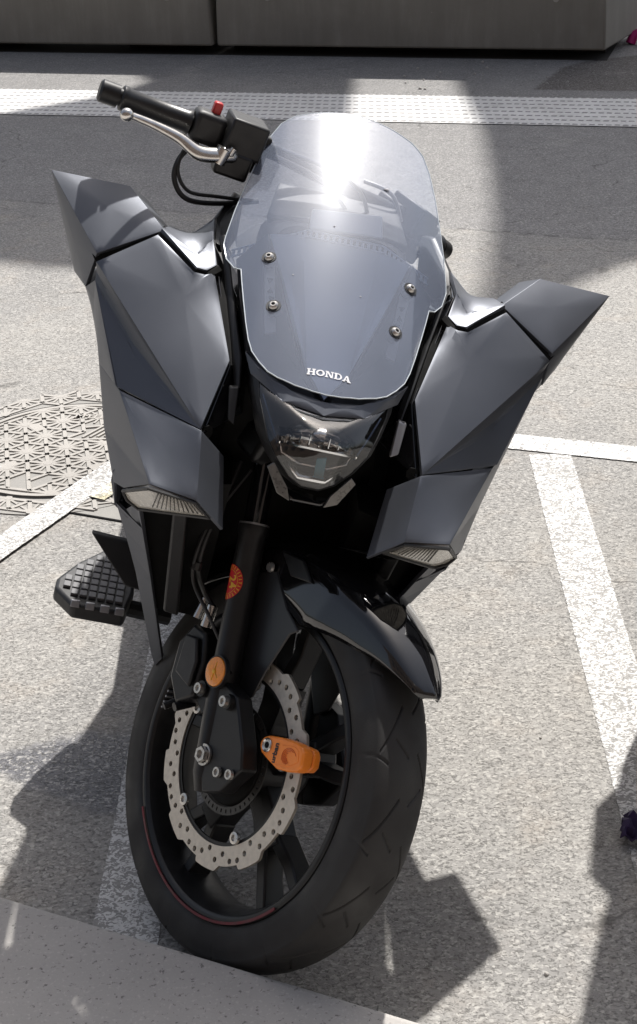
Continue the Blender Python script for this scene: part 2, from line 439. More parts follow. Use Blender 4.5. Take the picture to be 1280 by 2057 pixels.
def text_shape(body, size, depth, shear=0., bold=0.):
    cu = bpy.data.curves.new("tmp", 'FONT'); cu.body = body; cu.size = size; cu.extrude = depth / 2; cu.shear = shear; cu.offset = bold
    cu.align_x = 'CENTER'; cu.align_y = 'CENTER'; cu.resolution_u = 4
    o = bpy.data.objects.new("tmp", cu); COL.objects.link(o)
    dg = bpy.context.evaluated_depsgraph_get(); dg.update()
    me = bpy.data.meshes.new_from_object(o.evaluated_get(dg))
    vs = [(v.co.x, v.co.y, v.co.z + depth / 2) for v in me.vertices]; fs = [tuple(p.vertices) for p in me.polygons]
    bpy.data.objects.remove(o); bpy.data.curves.remove(cu); bpy.data.meshes.remove(me)
    return vs, fs

def panel(name, verts, faces, mat, parent, thick=.007, bevel=.0042, bulge=.004, side=1, sub=5, front=(0, -1, .3), bulges=None):
    """thick, softly crowned panel made of facets; side=-1 mirrors it in x"""
    bm = bmesh.new(); fr = Vector(front); fr.x *= side
    V = [Vector((v[0] * side, v[1], v[2])) for v in verts]
    for fi, f in enumerate(faces):
        P = [V[i] for i in f]; c = sum(P, Vector()) / len(P); n = Vector()
        for i in range(len(P)): n += (P[i] - c).cross(P[(i + 1) % len(P)] - c)
        n.normalize()
        if n.dot(fr) < 0: n = -n
        ring = []
        for i in range(len(P)):
            for k in range(sub): ring.append(P[i].lerp(P[(i + 1) % len(P)], k / sub))
        h = bulge if bulges is None else bulges[fi]
        ts = [1, .9, .75, .55, .35, .16]
        hts = [(p - c).dot(n) for p in ring]; flatr = [p - n * hh for p, hh in zip(ring, hts)]
        def lift(q, t):
            if t == 1: return None
            sw_ = sh_ = 0.
            for p, hh in zip(flatr, hts):
                w_ = 1 / ((p - q).length_squared + 1e-8); sw_ += w_; sh_ += w_ * hh
            return sh_ / sw_ + h * (1 - t * t)
        rows = []
        for t in ts:
            row = []
            for p, fp in zip(ring, flatr):
                if t == 1: row.append(bm.verts.new(p)); continue
                q = c + (fp - c) * t; row.append(bm.verts.new(q + n * lift(q, t)))
            rows.append(row)
        cv = bm.verts.new(c + n * lift(c, 0)); m = len(ring)
        for a, b in zip(rows, rows[1:]):
            for i in range(m): bm.faces.new((a[i], a[(i + 1) % m], b[(i + 1) % m], b[i])).smooth = True
        for i in range(m): bm.faces.new((rows[-1][i], rows[-1][(i + 1) % m], cv)).smooth = True
    bmesh.ops.remove_doubles(bm, verts=bm.verts, dist=2e-5)
    bmesh.ops.recalc_face_normals(bm, faces=bm.faces)
    tot = sum((f.normal * f.calc_area() for f in bm.faces), Vector())
    if tot.dot(fr) < 0: bmesh.ops.reverse_faces(bm, faces=bm.faces)
    me = bpy.data.meshes.new(name); bm.to_mesh(me); bm.free(); me.materials.append(mat)
    try: me.set_sharp_from_angle(angle=R(16))
    except Exception: pass
    o = bpy.data.objects.new(name, me); COL.objects.link(o); o.parent = parent
    s = o.modifiers.new("solid", 'SOLIDIFY'); s.thickness = thick; s.offset = -1; s.use_even_offset = False
    if bevel:
        b = o.modifiers.new("bevel", 'BEVEL'); b.width = bevel; b.segments = 3; b.limit_method = 'ANGLE'; b.angle_limit = R(16)
    return o

# ------------------------------------------------------------------ setting: street
def sheet(name, pts, z, mat, thick=.004):
    mb = MB(); mb.prism([(p[0], p[1], z - thick) for p in pts], (0, 0, thick))
    return tag(mb.build(name, mat), kind='structure')
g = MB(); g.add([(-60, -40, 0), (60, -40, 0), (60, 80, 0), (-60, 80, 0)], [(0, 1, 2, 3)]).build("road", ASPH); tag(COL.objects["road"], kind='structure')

def strip_line(name, p, q, w, z, mat, n=40, rag=.0011):
    """painted line with slightly ragged edges; p,q centre line"""
    p = Vector((*p, 0)); q = Vector((*q, 0)); d = (q - p); L = d.length; d.normalize(); s = Vector((-d.y, d.x, 0))
    n = max(8, int(L / .007)); A = []; B = []
    for i in range(n + 1):
        c = p + d * L * i / n
        A.append(c + s * (w / 2 + random.uniform(-rag, rag))); B.append(c - s * (w / 2 + random.uniform(-rag, rag)))
    mb = MB(); vs = [(v.x, v.y, z) for v in A + B]; m = n + 1
    mb.add(vs, [(i, i + 1, m + i + 1, m + i) for i in range(n)])
    return tag(mb.build(name, mat), kind='structure')
strip_line("parking_line", (.5965, 3.5), (.5065, 1.0), .107, .0015, PAINT)
strip_line("parking_line", (-.287, 3.3), (-.348, 1.2), .107, .0015, PAINT)
strip_line("parking_line", (-.10, 3.812), (2.6, 2.813), .092, .003, PAINTF)
strip_line("parking_line", (-1.25, 2.20), (-.36, 3.80), .082, .0075, PAINT)
strip_line("parking_line", (-.545, 3.345), (-.42, 3.545), .05, .0095, PAINTY)
# white ribbed strip along the barrier: its own axes so the rib pattern follows it
a0 = Vector((-8.0, 8.551 + (8.0 - 1.657) * .285 - .31, 0))
tm = MB(); tm.add([(0, -.31, .004), (18, -.31, .004), (18, .29, .004), (0, .29, .004)], [(0, 1, 2, 3)])
to = tm.build("road_marking_strip", TACT); to.location = (-8.0, 8.24 + (8.0 - 1.657) * .285, 0); to.rotation_euler = (0, 0, math.atan(-.287)); tag(to, kind='structure')

# pavement with kerb in the foreground (viewer stands on it)
kp = [Vector((-.5113, 1.8035, 0)), Vector((.1111, 1.51, 0))]
kd = (kp[1] - kp[0]).normalized(); kn = Vector((kd.y, -kd.x, 0))
k0 = kp[0] - kd * 12; k1 = kp[0] + kd * 14
mb = MB(); a = [k0, k1, k1 + kn * 8, k0 + kn * 8]
mb.prism([(v.x, v.y, -.02) for v in a], (0, 0, .12))
o = mb.build("pavement", KERBM, bevel=.012, seg=3); tag(o, kind='structure')

# concrete barrier blocks at the back
WU = Vector((1.0, -.315, 0)).normalized(); WN = Vector((.315, 1.0, 0)).normalized()
def wall_block(name, p, length, label, cut=False, h=.86, dep=.55, out=0.):
    e = empty(name, Matrix.Translation(p)); tag(e, label, "concrete barrier", "concrete barrier blocks along the road")
    P = Vector((0, 0, 0)) - WN * out; Q = P + WU * length
    base = [P, Q] + ([Q + Vector((.307, .577, 0)) * 1.1, P + WN * (dep + .6)] if cut else [Q + WN * dep, P + WN * dep])
    lo = [Vector((v.x, v.y, .055)) for v in base]
    m = MB(); c = sum(lo, Vector()) / 4
    hi = [Vector((v.x, v.y, h)) + (c - v) * Vector((1, 1, 0)) * .02 for v in lo]
    m.add(lo + hi, [(3, 2, 1, 0), (4, 5, 6, 7)] + [(i, (i + 1) % 4, 4 + (i + 1) % 4, 4 + i) for i in range(4)])
    m.build("block", WALLM, e, bevel=.012, seg=2)
    for t in (.12, .5, .88):
        f = MB()
        cc = P + WU * length * t + WN * (dep * .5 + .1)
        f.box((cc.x, cc.y, .027), (.5, dep * .5, .054), Matrix.Rotation(math.atan(-.315), 3, 'Z'))
        f.build("foot", GAPM, e)
    return e
wl = Vector((-.495, 9.255, 0))
b1 = wall_block("concrete_barrier", wl - WU * 3.2, 3.19, "weathered grey concrete barrier block left of the joint, by the white ribbed strip")
b2 = wall_block("concrete_barrier", wl + WU * .012, (Vector((1.681, 8.548, 0)) - wl).length - .01, "long grey concrete barrier block whose right corner shows a paler side", True, out=-.012)
for e_, px in ((b1, 2.92), (b2, .33), (b2, 2.0)):
    m = MB(); c = WU * px - WN * .004 + Vector((0, 0, .33)) + (WN * .012 if e_ is b2 else Vector())
    m.cyl(c, c + WN * .02, .018, 14); m.build("lifting_plug", pbr("plug_cement", (.42, .40, .37), .9, 0, .2, 90), e_)
# dark strip painting in the shade of the gap under the barrier
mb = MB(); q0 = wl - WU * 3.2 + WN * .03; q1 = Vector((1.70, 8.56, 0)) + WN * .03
mb.prism([(v.x, v.y, .001) for v in (q0, q1, q1 + WN * 1.2, q0 + WN * .5)], (0, 0, .002)); tag(mb.build("gap_shade_strip", GAPM), kind='structure')

# pink object at the corner and purple rag
m = MB()
for i, (x, y, r_) in enumerate(((1.93, 9.04, .03), (2.0, 9.0, .04), (2.08, 8.97, .03))):
    m.tube([(x, y, .005 + .004 * i), (x + .02, y + .01, .05), (x + .05, y, .08)], [r_, r_ * .9, r_ * .4], 12)
o = m.build("plastic_bag", PINK); tag(o, "crumpled bright pink plastic bag behind the barrier corner", "plastic bag")
m = MB(); n = 9
vs = []
for i in range(n):
    for j in range(n):
        u, v = i / (n - 1) - .5, j / (n - 1) - .5
        vs.append((.515 + u * .065 + v * .02 + random.uniform(-.004, .004), 1.985 + v * .055 - u * .02 + random.uniform(-.004, .004), .022 + .016 * math.sin(u * 12 + v * 5) * math.cos(v * 9) + random.uniform(-.003, .003)))
fs = [(i * n + j, i * n + j + 1, (i + 1) * n + j + 1, (i + 1) * n + j) for i in range(n - 1) for j in range(n - 1)]
m.add(vs, fs, True); o = m.build("rag", PURPLE); o.modifiers.new("s", 'SOLIDIFY').thickness = .003
tag(o, "small crumpled dark purple rag on the white parking line", "rag")

# manhole cover
MC = Vector((-.66, 3.665, 0))
mh = empty("manhole_cover", Matrix.Translation(MC)); tag(mh, "round worn cast iron manhole cover with star pattern in the road", "manhole cover")
ang0 = R(-20)
def ribs(inside, zb, zt, parent, name, pitch=.060, w=.0105):
    """ribs along a kagome-like star lattice: triangles and hexagon stars"""
    m = MB(); ux = Vector((1, 0)); dirs = [Vector((math.cos(ang0 + k * PI / 3), math.sin(ang0 + k * PI / 3))) for k in range(6)]
    a1, a2 = dirs[0] * pitch, dirs[1] * pitch
    N = int(.45 / pitch) + 3
    for i in range(-N, N):
        for j in range(-N, N):
            p = a1 * i + a2 * j
            for k in range(3):
                q = p + dirs[k] * pitch; c = (p + q) / 2
                if not inside(c): continue
                m.box((c.x, c.y, (zb + zt) / 2), (pitch * .98, w, zt - zb), Matrix.Rotation(ang0 + k * PI / 3, 3, 'Z'))
            if inside(p) and ((i - j) % 3 == 0):
                m.cyl((p.x, p.y, zb), (p.x, p.y, zt + .0004), w * 1.15, 6)
                for k in range(6):
                    c = p + Vector((math.cos(ang0 + PI / 6 + k * PI / 3), math.sin(ang0 + PI / 6 + k * PI / 3))) * pitch * .42
                    if inside(c): m.box((c.x, c.y, (zb + zt) / 2), (pitch * .62, w * .62, zt - zb - .0004), Matrix.Rotation(ang0 + PI / 6 + k * PI / 3, 3, 'Z'))
    return m.build(name, IRON, parent)
m = MB(); m.lathe([(.0005, 0.0005), (.0005, .288), (.0025, .290), (.0025, .0005)], (0, 0, 0), 'Z', 96, smooth=False); m.build("lid", IROND, mh)
m = MB(); m.lathe([(.002, .277), (.002, .290), (.0062, .290), (.0062, .277)], (0, 0, 0), 'Z', 96, smooth=False)
for a_ in range(4):   # keyhole pads and lettering block on the lid
    aa = R(35 + 90 * a_); m.box((math.cos(aa) * .17, math.sin(aa) * .17, .0042), (.05, .03, .004), Matrix.Rotation(aa, 3, 'Z'))
m.build("lid_rim", IRON, mh)
shield = lambda c: abs(c.x - .10) < .065 and abs(c.y - .10) < .055
ribs(lambda c: c.length < .275 and not shield(c) and not (abs(c.x + .06) < .05 and abs(c.y + .20) < .02), .002, .0060, mh, "lid_ribs")
m = MB()
for k in range(5): m.box((.10 + (k - 2) * .020, .095, .0045), (.007, .085, .005), Matrix.Rotation(R(-35), 3, 'Z'))
m.prism([(.035, .13, .0026), (.165, .145, .0026), (.17, .137, .0026), (.038, .122, .0026)], (0, 0, .004)); m.prism([(.03, .05, .0026), (.15, .045, .0026), (.15, .038, .0026), (.03, .042, .0026)], (0, 0, .004))
m.build("lid_crest", IRON, mh)
for lbl, cx, cy, sz, rz in (("M-17 B", .06, .185, .040, -8), ("60 C 2", -.10, -.21, .032, -10)):
    vs, fs = text_shape(lbl, sz, .004, bold=.0006); rm = Matrix.Rotation(R(rz), 3, 'Z')
vs, fs = text_shape("MYFER", .040, .005, bold=.0006); rm = Matrix.Rotation(R(-12), 3, 'Z')
m = MB(); m.add([rm @ Vector(v) + Vector((.055, .195, .0025)) for v in vs], fs); m.build("lid_lettering", IRON, mh)
m = MB(); m.lathe([(-.002, .302), (-.002, .385), (.003, .385), (.003, .302)], (0, 0, 0), 'Z', 96, smooth=False)
m.prism([(-.42, -.16, .0005), (.25, -.46, .0005), (.42, -.14, .0005), (.30, .0, .0005), (-.3, .0, .0005)], (0, 0, .0013))
m.build("frame_ring", IROND, mh)
ribs(lambda c: .31 < c.length < .378, .002, .0060, mh, "frame_ribs")
m = MB(); m.lathe([(.0003, .289), (.0003, .302), (.0024, .302), (.0024, .2905), (.0018, .2905), (.0018, .289)], (0, 0, 0), 'Z', 96, smooth=False); m.build("gap_ring", VOID, mh)
m = MB(); m.tube([(-.45, -.13, .0005), (-.2, -.265, .0005), (.1, -.40, .0005), (.3, -.49, .0005)], .0028, 6); m.build("frame_edge", VOID, mh)

# litter and grit
for i in range(26):
    x, y = random.choice([(random.uniform(-1.4, 1.4), random.uniform(7.6, 9.0)), (random.uniform(-.6, .6), random.uniform(1.6, 5))])
    if i < 16: x, y = random.uniform(.2, 1.4), random.uniform(8.0, 8.7)
    r_ = random.uniform(.004, .010) if y > 5 else random.uniform(.002, .004)
    m = MB(); m.tube([(x, y, 0.0), (x + r_ * .3, y, r_ * .8), (x + r_ * .4, y, r_ * 1.1)], [r_, r_ * .8, r_ * .3], 6)
    o = m.build("pebble", MATS["pale_render"]); tag(o, "tiny pale pebbles scattered on the asphalt", "pebble", "pebbles on the asphalt")

# ------------------------------------------------------------------ motorcycle frames of reference
M3 = Matrix(((0.9625354721263598, -0.006670532144834261, 0.27107373332617535), (0.006420766658164901, 0.9999777517529601, 0.0018082462820824758), (-0.2710797643757407, 0.0, 0.9625568873297791)))
T3 = Vector((-0.22158293366939832, 1.8529137190908282, -0.005944649831913257))
S3 = Matrix(((0.8368748697645495, -0.45908343690324593, 0.29813226983617813), (0.45908343690324593, 0.8852629509456398, 0.07451111087697676), (-0.29813226983617813, 0.07451111087697675, 0.9516119188189097)))
G3 = Vector((0, -.11, 0))
def st(p): return S3 @ (Vector(p) - G3) + G3          # unsteered -> steered (handlebar on full left lock)
BW = M3.to_4x4(); BW.translation = T3
bike = empty("motorcycle", BW)
tag(bike, "matte dark grey motorcycle with broad faceted fairing, clear windscreen and steered front wheel", "motorcycle")
WC = (0, 0, .3127)

# ---- fairing panels, both sides
tip = (.447, .438, 1.006); topin = (.326, .421, 1.013); junc = (.268, .34, .976); jout = (.350, .306, .926)
small = (.175, .293, .955); innlow = (.136, .150, .875); bottip = (.159, .063, .801); outbot = (.283, .168, .793)
V0 = (.347, .305, .895)
for sd in (-1, 1):
    # upper wing (fin)
    j2 = (.262, .346, .980); jo2 = (.352, .312, .934)
    vs = [tip, topin, j2, jo2, (.385, .402, .868), (.362, .345, .868), (.300, .44, .995), (.256, .378, .975), (.40, .56, .90), (.30, .56, .92)]
    fs = [(0, 1, 2, 3), (0, 3, 5, 4), (1, 6, 7, 2), (0, 4, 8), (0, 8, 9, 6, 1)]
    o = panel("wing_panel", vs, fs, BODY, bike, side=sd, bulges=[.003, .003, .001, .001, .001], front=(.3, -1, .5))
    # main cowl: bright face, recessed wedge, lower facet
    jn = (.270, .336, .974); jo = (.350, .303, .924); sm2 = (.178, .288, .951); sm1 = (.192, .273, .950); sm3 = (.208, .272, .951)
    re_ = (.170, .060, .812)
    vm = (.300, .205, .840)
    vs = [jo, jn, sm3, sm1, sm2, innlow, bottip, re_, outbot, V0, (.176, .066, .806)]
    fs = [(0, 1, 2, 3, 4, 5, 6, 7), (0, 7, 10, 9), (9, 10, 6, 8)] if True else []
    vs.append((.274, .212, .846)); vs.append((.348, .309, .908))
    fs = [(0, 1, 2, 3, 4, 5, 6), (0, 6, 11, 12), (12, 11, 9), (9, 11, 6, 8)]
    o = panel("cowl_panel", vs, fs, BODY, bike, side=sd, thick=.006, bulges=[.004, -.002, 0, -.001], front=(.3, -1, .3), sub=8)
    # black seals behind the panel gaps
    m = MB()
    for pth in ([(.360, .312, .925), j2], [jn, (.205, .273, .952), (.190, .274, .950), (.177, .290, .957)], [(.150, .066, .797), (.255, .182, .782)], [(.338, .33, .90), (.34, .40, .87)]):
        m.tube([(sd * p[0] * .985, p[1] + .012, p[2] - .006) for p in pth], .0105, 8)
    m.tube([(sd * p[0], p[1], p[2]) for p in ((.170, .315, .942), (.158, .26, .918), (.140, .19, .878), (.132, .160, .858))], .011, 8)
    m.build("panel_seal", VOID, bike)
    # neck between wing and screen
    jm = (.266, .343, .983); cr = (.208, .316, .966); rd = (.189, .342, .985); nt_ = (.191, .448, .985); nb2 = (.221, .400, .967); nb1 = (.254, .378, .979)
    vs = [jm, (.205, .278, .957), (.190, .280, .955), (.177, .296, .961), rd, cr, nt_, nb2, nb1]
    fs = [(0, 1, 2, 3, 4, 5), (0, 5, 4, 6, 7, 8)]
    panel("neck_panel", vs, fs, BODY, bike, side=sd, bulges=[.0005, -.001], bevel=.005, front=(0, -.6, 1), thick=.006)
    m = MB(); m.prism([(sd * .190, .450, .985), (sd * .168, .530, 1.012), (sd * .160, .575, 1.000), (sd * .160, .50, .95), (sd * .176, .40, .95), (sd * .186, .36, .975)], (-sd * .012, -.004, -.004))
    m.build("neck_strut", BLACKM, bike, bevel=.003)
    # lower cowl
    c1 = (.157, .060, .800); c2 = (.146, -.012, .729); ci = (.102, -.005, .690); cu = (.118, .075, .762)
    k1_ = (.279, .164, .790); k2_ = (.213, .005, .731); l1 = (.246, .086, .677)
    s78 = (.318, .262, .785); s70 = (.292, .215, .705); s66 = (.262, .125, .664)
    vs = [k1_, c1, c2, k2_, ci, cu, l1, s78, s70, s66]
    fs = [(0, 1, 2, 3), (1, 5, 4, 2), (0, 3, 8, 7), (3, 6, 9, 8)]
    panel("lower_cowl", vs, fs, BODY, bike, side=sd, bevel=.0022, thick=.005, bulges=[.0015, .001, .0005, .0005], front=(.4, -1, .1))
    # side fairing running back
    vs = [(.362, .352, .865), V0, (.286, .172, .793), s78, (.345, .322, .86), (.30, .75, .84), (.29, .75, .62), s70, (.372, .42, .855)]
    fs = [(1, 2, 3, 4), (1, 4, 0), (4, 3, 7, 6, 5, 8, 0)]
    panel("side_fairing", vs, fs, BODY, bike, side=sd, bulges=[.001, 0, .001], front=(1, -.6, 0))
    # turn signal between the cowls
    lo1 = (.246, .083, .674); lo2 = (.213, .002, .726); lo3 = (.147, -.009, .724); lo4 = (.124, -.006, .704); lo5 = (.219, .084, .650); lo6 = (.238, .085, .660)
    base = [lo1, lo2, lo3, lo4, lo5, lo6]
    vs = base; fs = [(0, 1, 2, 3, 4, 5)]
    ts = panel("turn_signal", vs, fs, LENSW, bike, side=sd, bulge=.003, thick=.012, bevel=.002, front=(.2, -1, -.1))
    m = MB()
    for k in range(12):
        a = Vector(lo2).lerp(Vector(lo3), .22 + k * .062); b = Vector(lo5).lerp(Vector(lo4), k * .070 + .18)
        c = a.lerp(b, .10); d = a.lerp(b, .80); off = Vector((0, -.0032, .001))
        m.tube([Vector((c.x * sd, c.y, c.z)) + off, Vector((d.x * sd, d.y, d.z)) + off], .0009, 6)
    m.build("lens_ribs", LENSR, ts)
    m = MB(); fr = base + [base[0]]
    m.tube([(p[0] * sd, p[1] - .001, p[2]) for p in fr], .0028, 6); m.build("lens_rim", BLACKP, ts)
    # lower leg of the fairing, around the side opening
    din = [(.222, .095, .654), (.2078, .1212, .60), (.1934, .1386, .55), (.179, .1561, .50), (.132, .215, .325)]
    dou = [(.261, .128, .690), (.252, .146, .62), (.235, .152, .58), (.218, .158, .54), (.203, .168, .50), (.150, .222, .325)]
    vs = din + dou + [(.140, .228, .30), (.29, .215, .70), (.25, .45, .60), (.20, .45, .42), (.243, .090, .684)]
    fs = [(0, 14, 5, 6, 1), (1, 6, 7, 2), (2, 7, 8, 3), (3, 8, 9), (3, 9, 10, 4), (4, 10, 11)]
    fs2 = [(5, 12, 13, 14 - 0) if False else (5, 12, 13, 6), (6, 13, 7), (7, 13, 8), (8, 13, 14 - 0) if False else (8, 13, 9), (9, 13, 10)]
    vs[12] = (.288, .215, .712); vs[13] = (.22, .50, .55)
    panel("fairing_leg", vs, fs + fs2, BODY, bike, side=sd, bulge=0., bevel=.0015, thick=.006, front=(.5, -1, 0), sub=2)
    # dark duct behind the opening
    m = MB()
    m.prism([(sd * .095, .12, .70), (sd * .235, .12, .665), (sd * .215, .15, .60), (sd * .165, .19, .43), (sd * .09, .24, .40)], (0, .10, 0))
    m.build("air_duct", VOID, bike)
    m = MB(); m.prism([(sd * .150, .085, .66), (sd * .172, .09, .665), (sd * .150, .15, .45), (sd * .125, .16, .44)], (0, .03, 0))
    m.build("duct_vane", BLACKP, bike, bevel=.004)
    # inner trim: black strip beside the screen, with a lighter edge
    vs = [(.191, .448, .978), (.186, .342, .978), (.172, .296, .950), (.133, .152, .868), (.154, .068, .790), (.100, .15, .80), (.105, .30, .87), (.15, .47, .93)]
    fs = [(0, 1, 6, 7), (1, 2, 6), (2, 3, 5, 6), (3, 4, 5)]
    panel("inner_trim", vs, fs, GLOSSB, bike, side=sd, bulge=.0, bevel=.002, thick=.005, front=(-1, -1, .5))
    m = MB(); m.tube([(sd * .176, .36, .985), (sd * .163, .305, .965), (sd * .150, .26, .93), (sd * .125, .16, .875), (sd * .118, .13, .845)], [.006, .006, .007, .008, .005], 10, flat=.5)
    m.build("screen_trim", BLACKM, bike)

# ---- windscreen
def zc(y): return -0.0012 * y ** 3 - .2349 * y * y + .6836 * y + .8471
out = [(0, .577), (.060, .573), (.095, .568), (.116, .556), (.130, .532), (.143, .492), (.155, .440), (.164, .398), (.171, .352), (.172, .338), (.165, .306), (.152, .281), (.142, .272), (.138, .248), (.132, .215), (.124, .175), (.117, .145), (.110, .125), (.098, .107), (.085, .092), (.070, .082), (.045, .071), (.020, .065), (0, .063)]
def screen_z(x, y, off=0):
    ax = abs(x); z = zc(y) - 1.9 * x * x
    if ax > .112: z -= (ax - .112) * .22                                       # folded side edge
    return z + off
def refine(pts, d=.006):
    r = []
    for a, b in zip(pts, pts[1:]):
        n = max(1, int(math.hypot(b[0] - a[0], b[1] - a[1]) / d))
        for k in range(n): r.append((a[0] + (b[0] - a[0]) * k / n, a[1] + (b[1] - a[1]) * k / n))
    return r + [pts[-1]]
# rows across y, each row from -w to w : a regular grid following the outline
def width_at(y):
    for a, b in zip(out, out[1:]):
        if (a[1] - y) * (b[1] - y) <= 0 and a[1] != b[1]:
            return a[0] + (b[0] - a[0]) * (a[1] - y) / (a[1] - b[1])
    return 0
def screen_sheet(off, shrink=1.0, ymin=.0632, ymax=.5765):
    ys = [ymin + (ymax - ymin) * (.5 - .5 * math.cos(PI * i / 70)) for i in range(71)]
    N = 40; vs = []; fs = []
    for y in ys:
        w = width_at(y) * shrink
        for j in range(N + 1):
            x = w * (2 * j / N - 1); vs.append((x, y, screen_z(x, y, off)))
    for i in range(70):
        for j in range(N):
            a = i * (N + 1) + j; fs.append((a, a + 1, a + N + 2, a + N + 1))
    return vs, fs
vs, fs = screen_sheet(0)
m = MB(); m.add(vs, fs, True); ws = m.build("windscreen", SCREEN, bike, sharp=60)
full = refine(out, .008); loop = full + [(-x, y) for x, y in full[::-1][1:-1]]
m = MB(); m.tube([(x, y, screen_z(x, y, -.0008)) for x, y in loop + loop[:1]], .0010, 8, cap=False); m.build("screen_edge", EDGE, ws)
def snorm(x, y):
    e = .002; dx = (screen_z(x + e, y) - screen_z(x - e, y)) / 2 / e; dy = (screen_z(x, y + e) - screen_z(x, y - e)) / 2 / e
    return Vector((-dx, -dy, 1)).normalized()
for (x, y) in ((-.106, .275), (.107, .275), (-.090, .191), (.089, .191)):
    n = snorm(x, y); c = Vector((x, y, screen_z(x, y))); u = n.orthogonal().normalized()
    m = MB(); prof = [(0, .0075), (.0015, .0075), (.0040, .0063), (.0055, .0042), (.0055, .0028), (.0030, .0026), (.0030, .0003)]
    q = n.to_track_quat('Z', 'Y').to_matrix(); vs2 = MB(); vs2.lathe(prof, (0, 0, 0), 'Z', 20, close=False)
    m.add([c + q @ Vector(v) for v in vs2.v], vs2.f, True); sc_ = m.build("screen_screw", BOLTM, ws)
    m = MB(); m.cyl(c - n * .012, c + n * .0008, .0108, 18); m.cyl(c + n * .0028, c + n * .0033, .0029, 6); m.build("screw_washer", BLACKP, sc_)
for (x, y, l_, r_) in ((.052, .430, .009, .0016), (-.02, .33, .003, .0009), (.03, .22, .0022, .0008), (-.07, .24, .002, .0008)):
    c = Vector((x, y, screen_z(x, y) + .0008)); m = MB(); m.tube([c, c + Vector((l_ * .5, .0006, .0003)), c + Vector((l_, .0018, .0002))], [r_ * .5, r_, r_ * .4], 6); m.build("dried_droplet", WHITEL, ws)
# perforated brackets behind the screws
for sd in (-1, 1):
    m = MB(); pts = []
    for (x, y) in ((.113, .300), (.098, .300), (.080, .165), (.095, .165)): pts.append((sd * x, y, screen_z(x, y) - .016))
    m.prism(pts, (0, .001, -.004)); m.build("screen_bracket", SILVER, bike, bevel=.001)
    m = MB()
    for k in range(4):
        y = .250 - k * .016; x = .099 - k * .0028
        c = Vector((sd * x, y, screen_z(x, y) - .0155)); a = .0042
        m.prism([c + Vector((-a, -a * .8, -a * .6)), c + Vector((a, -a * .8, -a * .6)), c + Vector((0, a * .9, a * .6))] if k % 2 else [c + Vector((-a, a * .8, a * .6)), c + Vector((a, a * .8, a * .6)), c + Vector((0, -a * .9, -a * .6))], (0, 0, .0012))
    m.build("bracket_slots", VOID, bike)
# lettering: slab-serif maker's name
def letters():
    s = .16; W_ = 1.0; sh = []
    def R4(x0, y0, x1, y1): return [(x0, y0), (x1, y0), (x1, y1), (x0, y1)]
    H = [R4(.10, 0, .38, 1), R4(.82, 0, 1.10, 1), R4(.3, .42, .9, .60), R4(0, 0, .48, .16), R4(.72, 0, 1.2, .16), R4(0, .84, .48, 1), R4(.72, .84, 1.2, 1)]
    N = [R4(.12, 0, .30, 1), R4(.92, 0, 1.10, 1), [(.12, 1), (.42, 1), (1.10, 0), (.80, 0)], R4(0, 0, .44, .15), R4(0, .85, .40, 1), R4(.78, .85, 1.22, 1)]
    A = [[(0.05, 0), (.24, 0), (.68, 1), (.50, 1)], [(.80, 0), (1.14, 0), (.76, 1), (.50, 1)], R4(.3, .24, .9, .38), R4(-.04, 0, .38, .14), R4(.68, 0, 1.24, .14)]
    def oval(x0, x1, w, n=28, half=False):
        cx, a = (x0 + x1) / 2, (x1 - x0) / 2; q = []
        for k in range(n):
            t0, t1 = 2 * PI * k / n, 2 * PI * (k + 1) / n
            q.append([(cx + a * math.cos(t0), .5 + .5 * math.sin(t0)), (cx + a * math.cos(t1), .5 + .5 * math.sin(t1)), (cx + (a - w) * math.cos(t1), .5 + (.5 - w * .55) * math.sin(t1)), (cx + (a - w) * math.cos(t0), .5 + (.5 - w * .55) * math.sin(t0))])
        return q
    D = [R4(.12, 0, .40, 1), R4(0, 0, .6, .15), R4(0, .85, .6, 1)]
    for k in range(12):
        t0, t1 = -PI / 2 + PI * k / 12, -PI / 2 + PI * (k + 1) / 12
        D.append([(.55 + .62 * math.cos(t0), .5 + .5 * math.sin(t0)), (.55 + .62 * math.cos(t1), .5 + .5 * math.sin(t1)), (.55 + .34 * math.cos(t1), .5 + .35 * math.sin(t1)), (.55 + .34 * math.cos(t0), .5 + .35 * math.sin(t0))])
    O = oval(0, 1.25, .30)
    x = 0; res = []
    for gl, adv in ((H, 1.28), (O, 1.33), (N, 1.28), (D, 1.25), (A, 1.2)):
        for poly in gl: res.append([(p[0] + x, p[1]) for p in poly])
        x += adv
    return res, x
polys, wid = letters()
def logo(name, cx, cy, width, height, lift, mat, parent, zf):
    m = MB(); dy = height * .83
    for i, pl in enumerate(polys):
        vs = []
        for (u, v) in pl:
            x = cx + (u / wid - .5) * width; y = cy + (v - .5) * dy
            vs.append(Vector((x, y, zf(x, y) + lift + (i % 7) * 3e-5)))
        m.prism(vs, (0, -.0002, .0003))
    return m.build(name, mat, parent)
logo("maker_lettering", -.001, .091, .062, .0105, .0006, WHITEL, ws, screen_z)

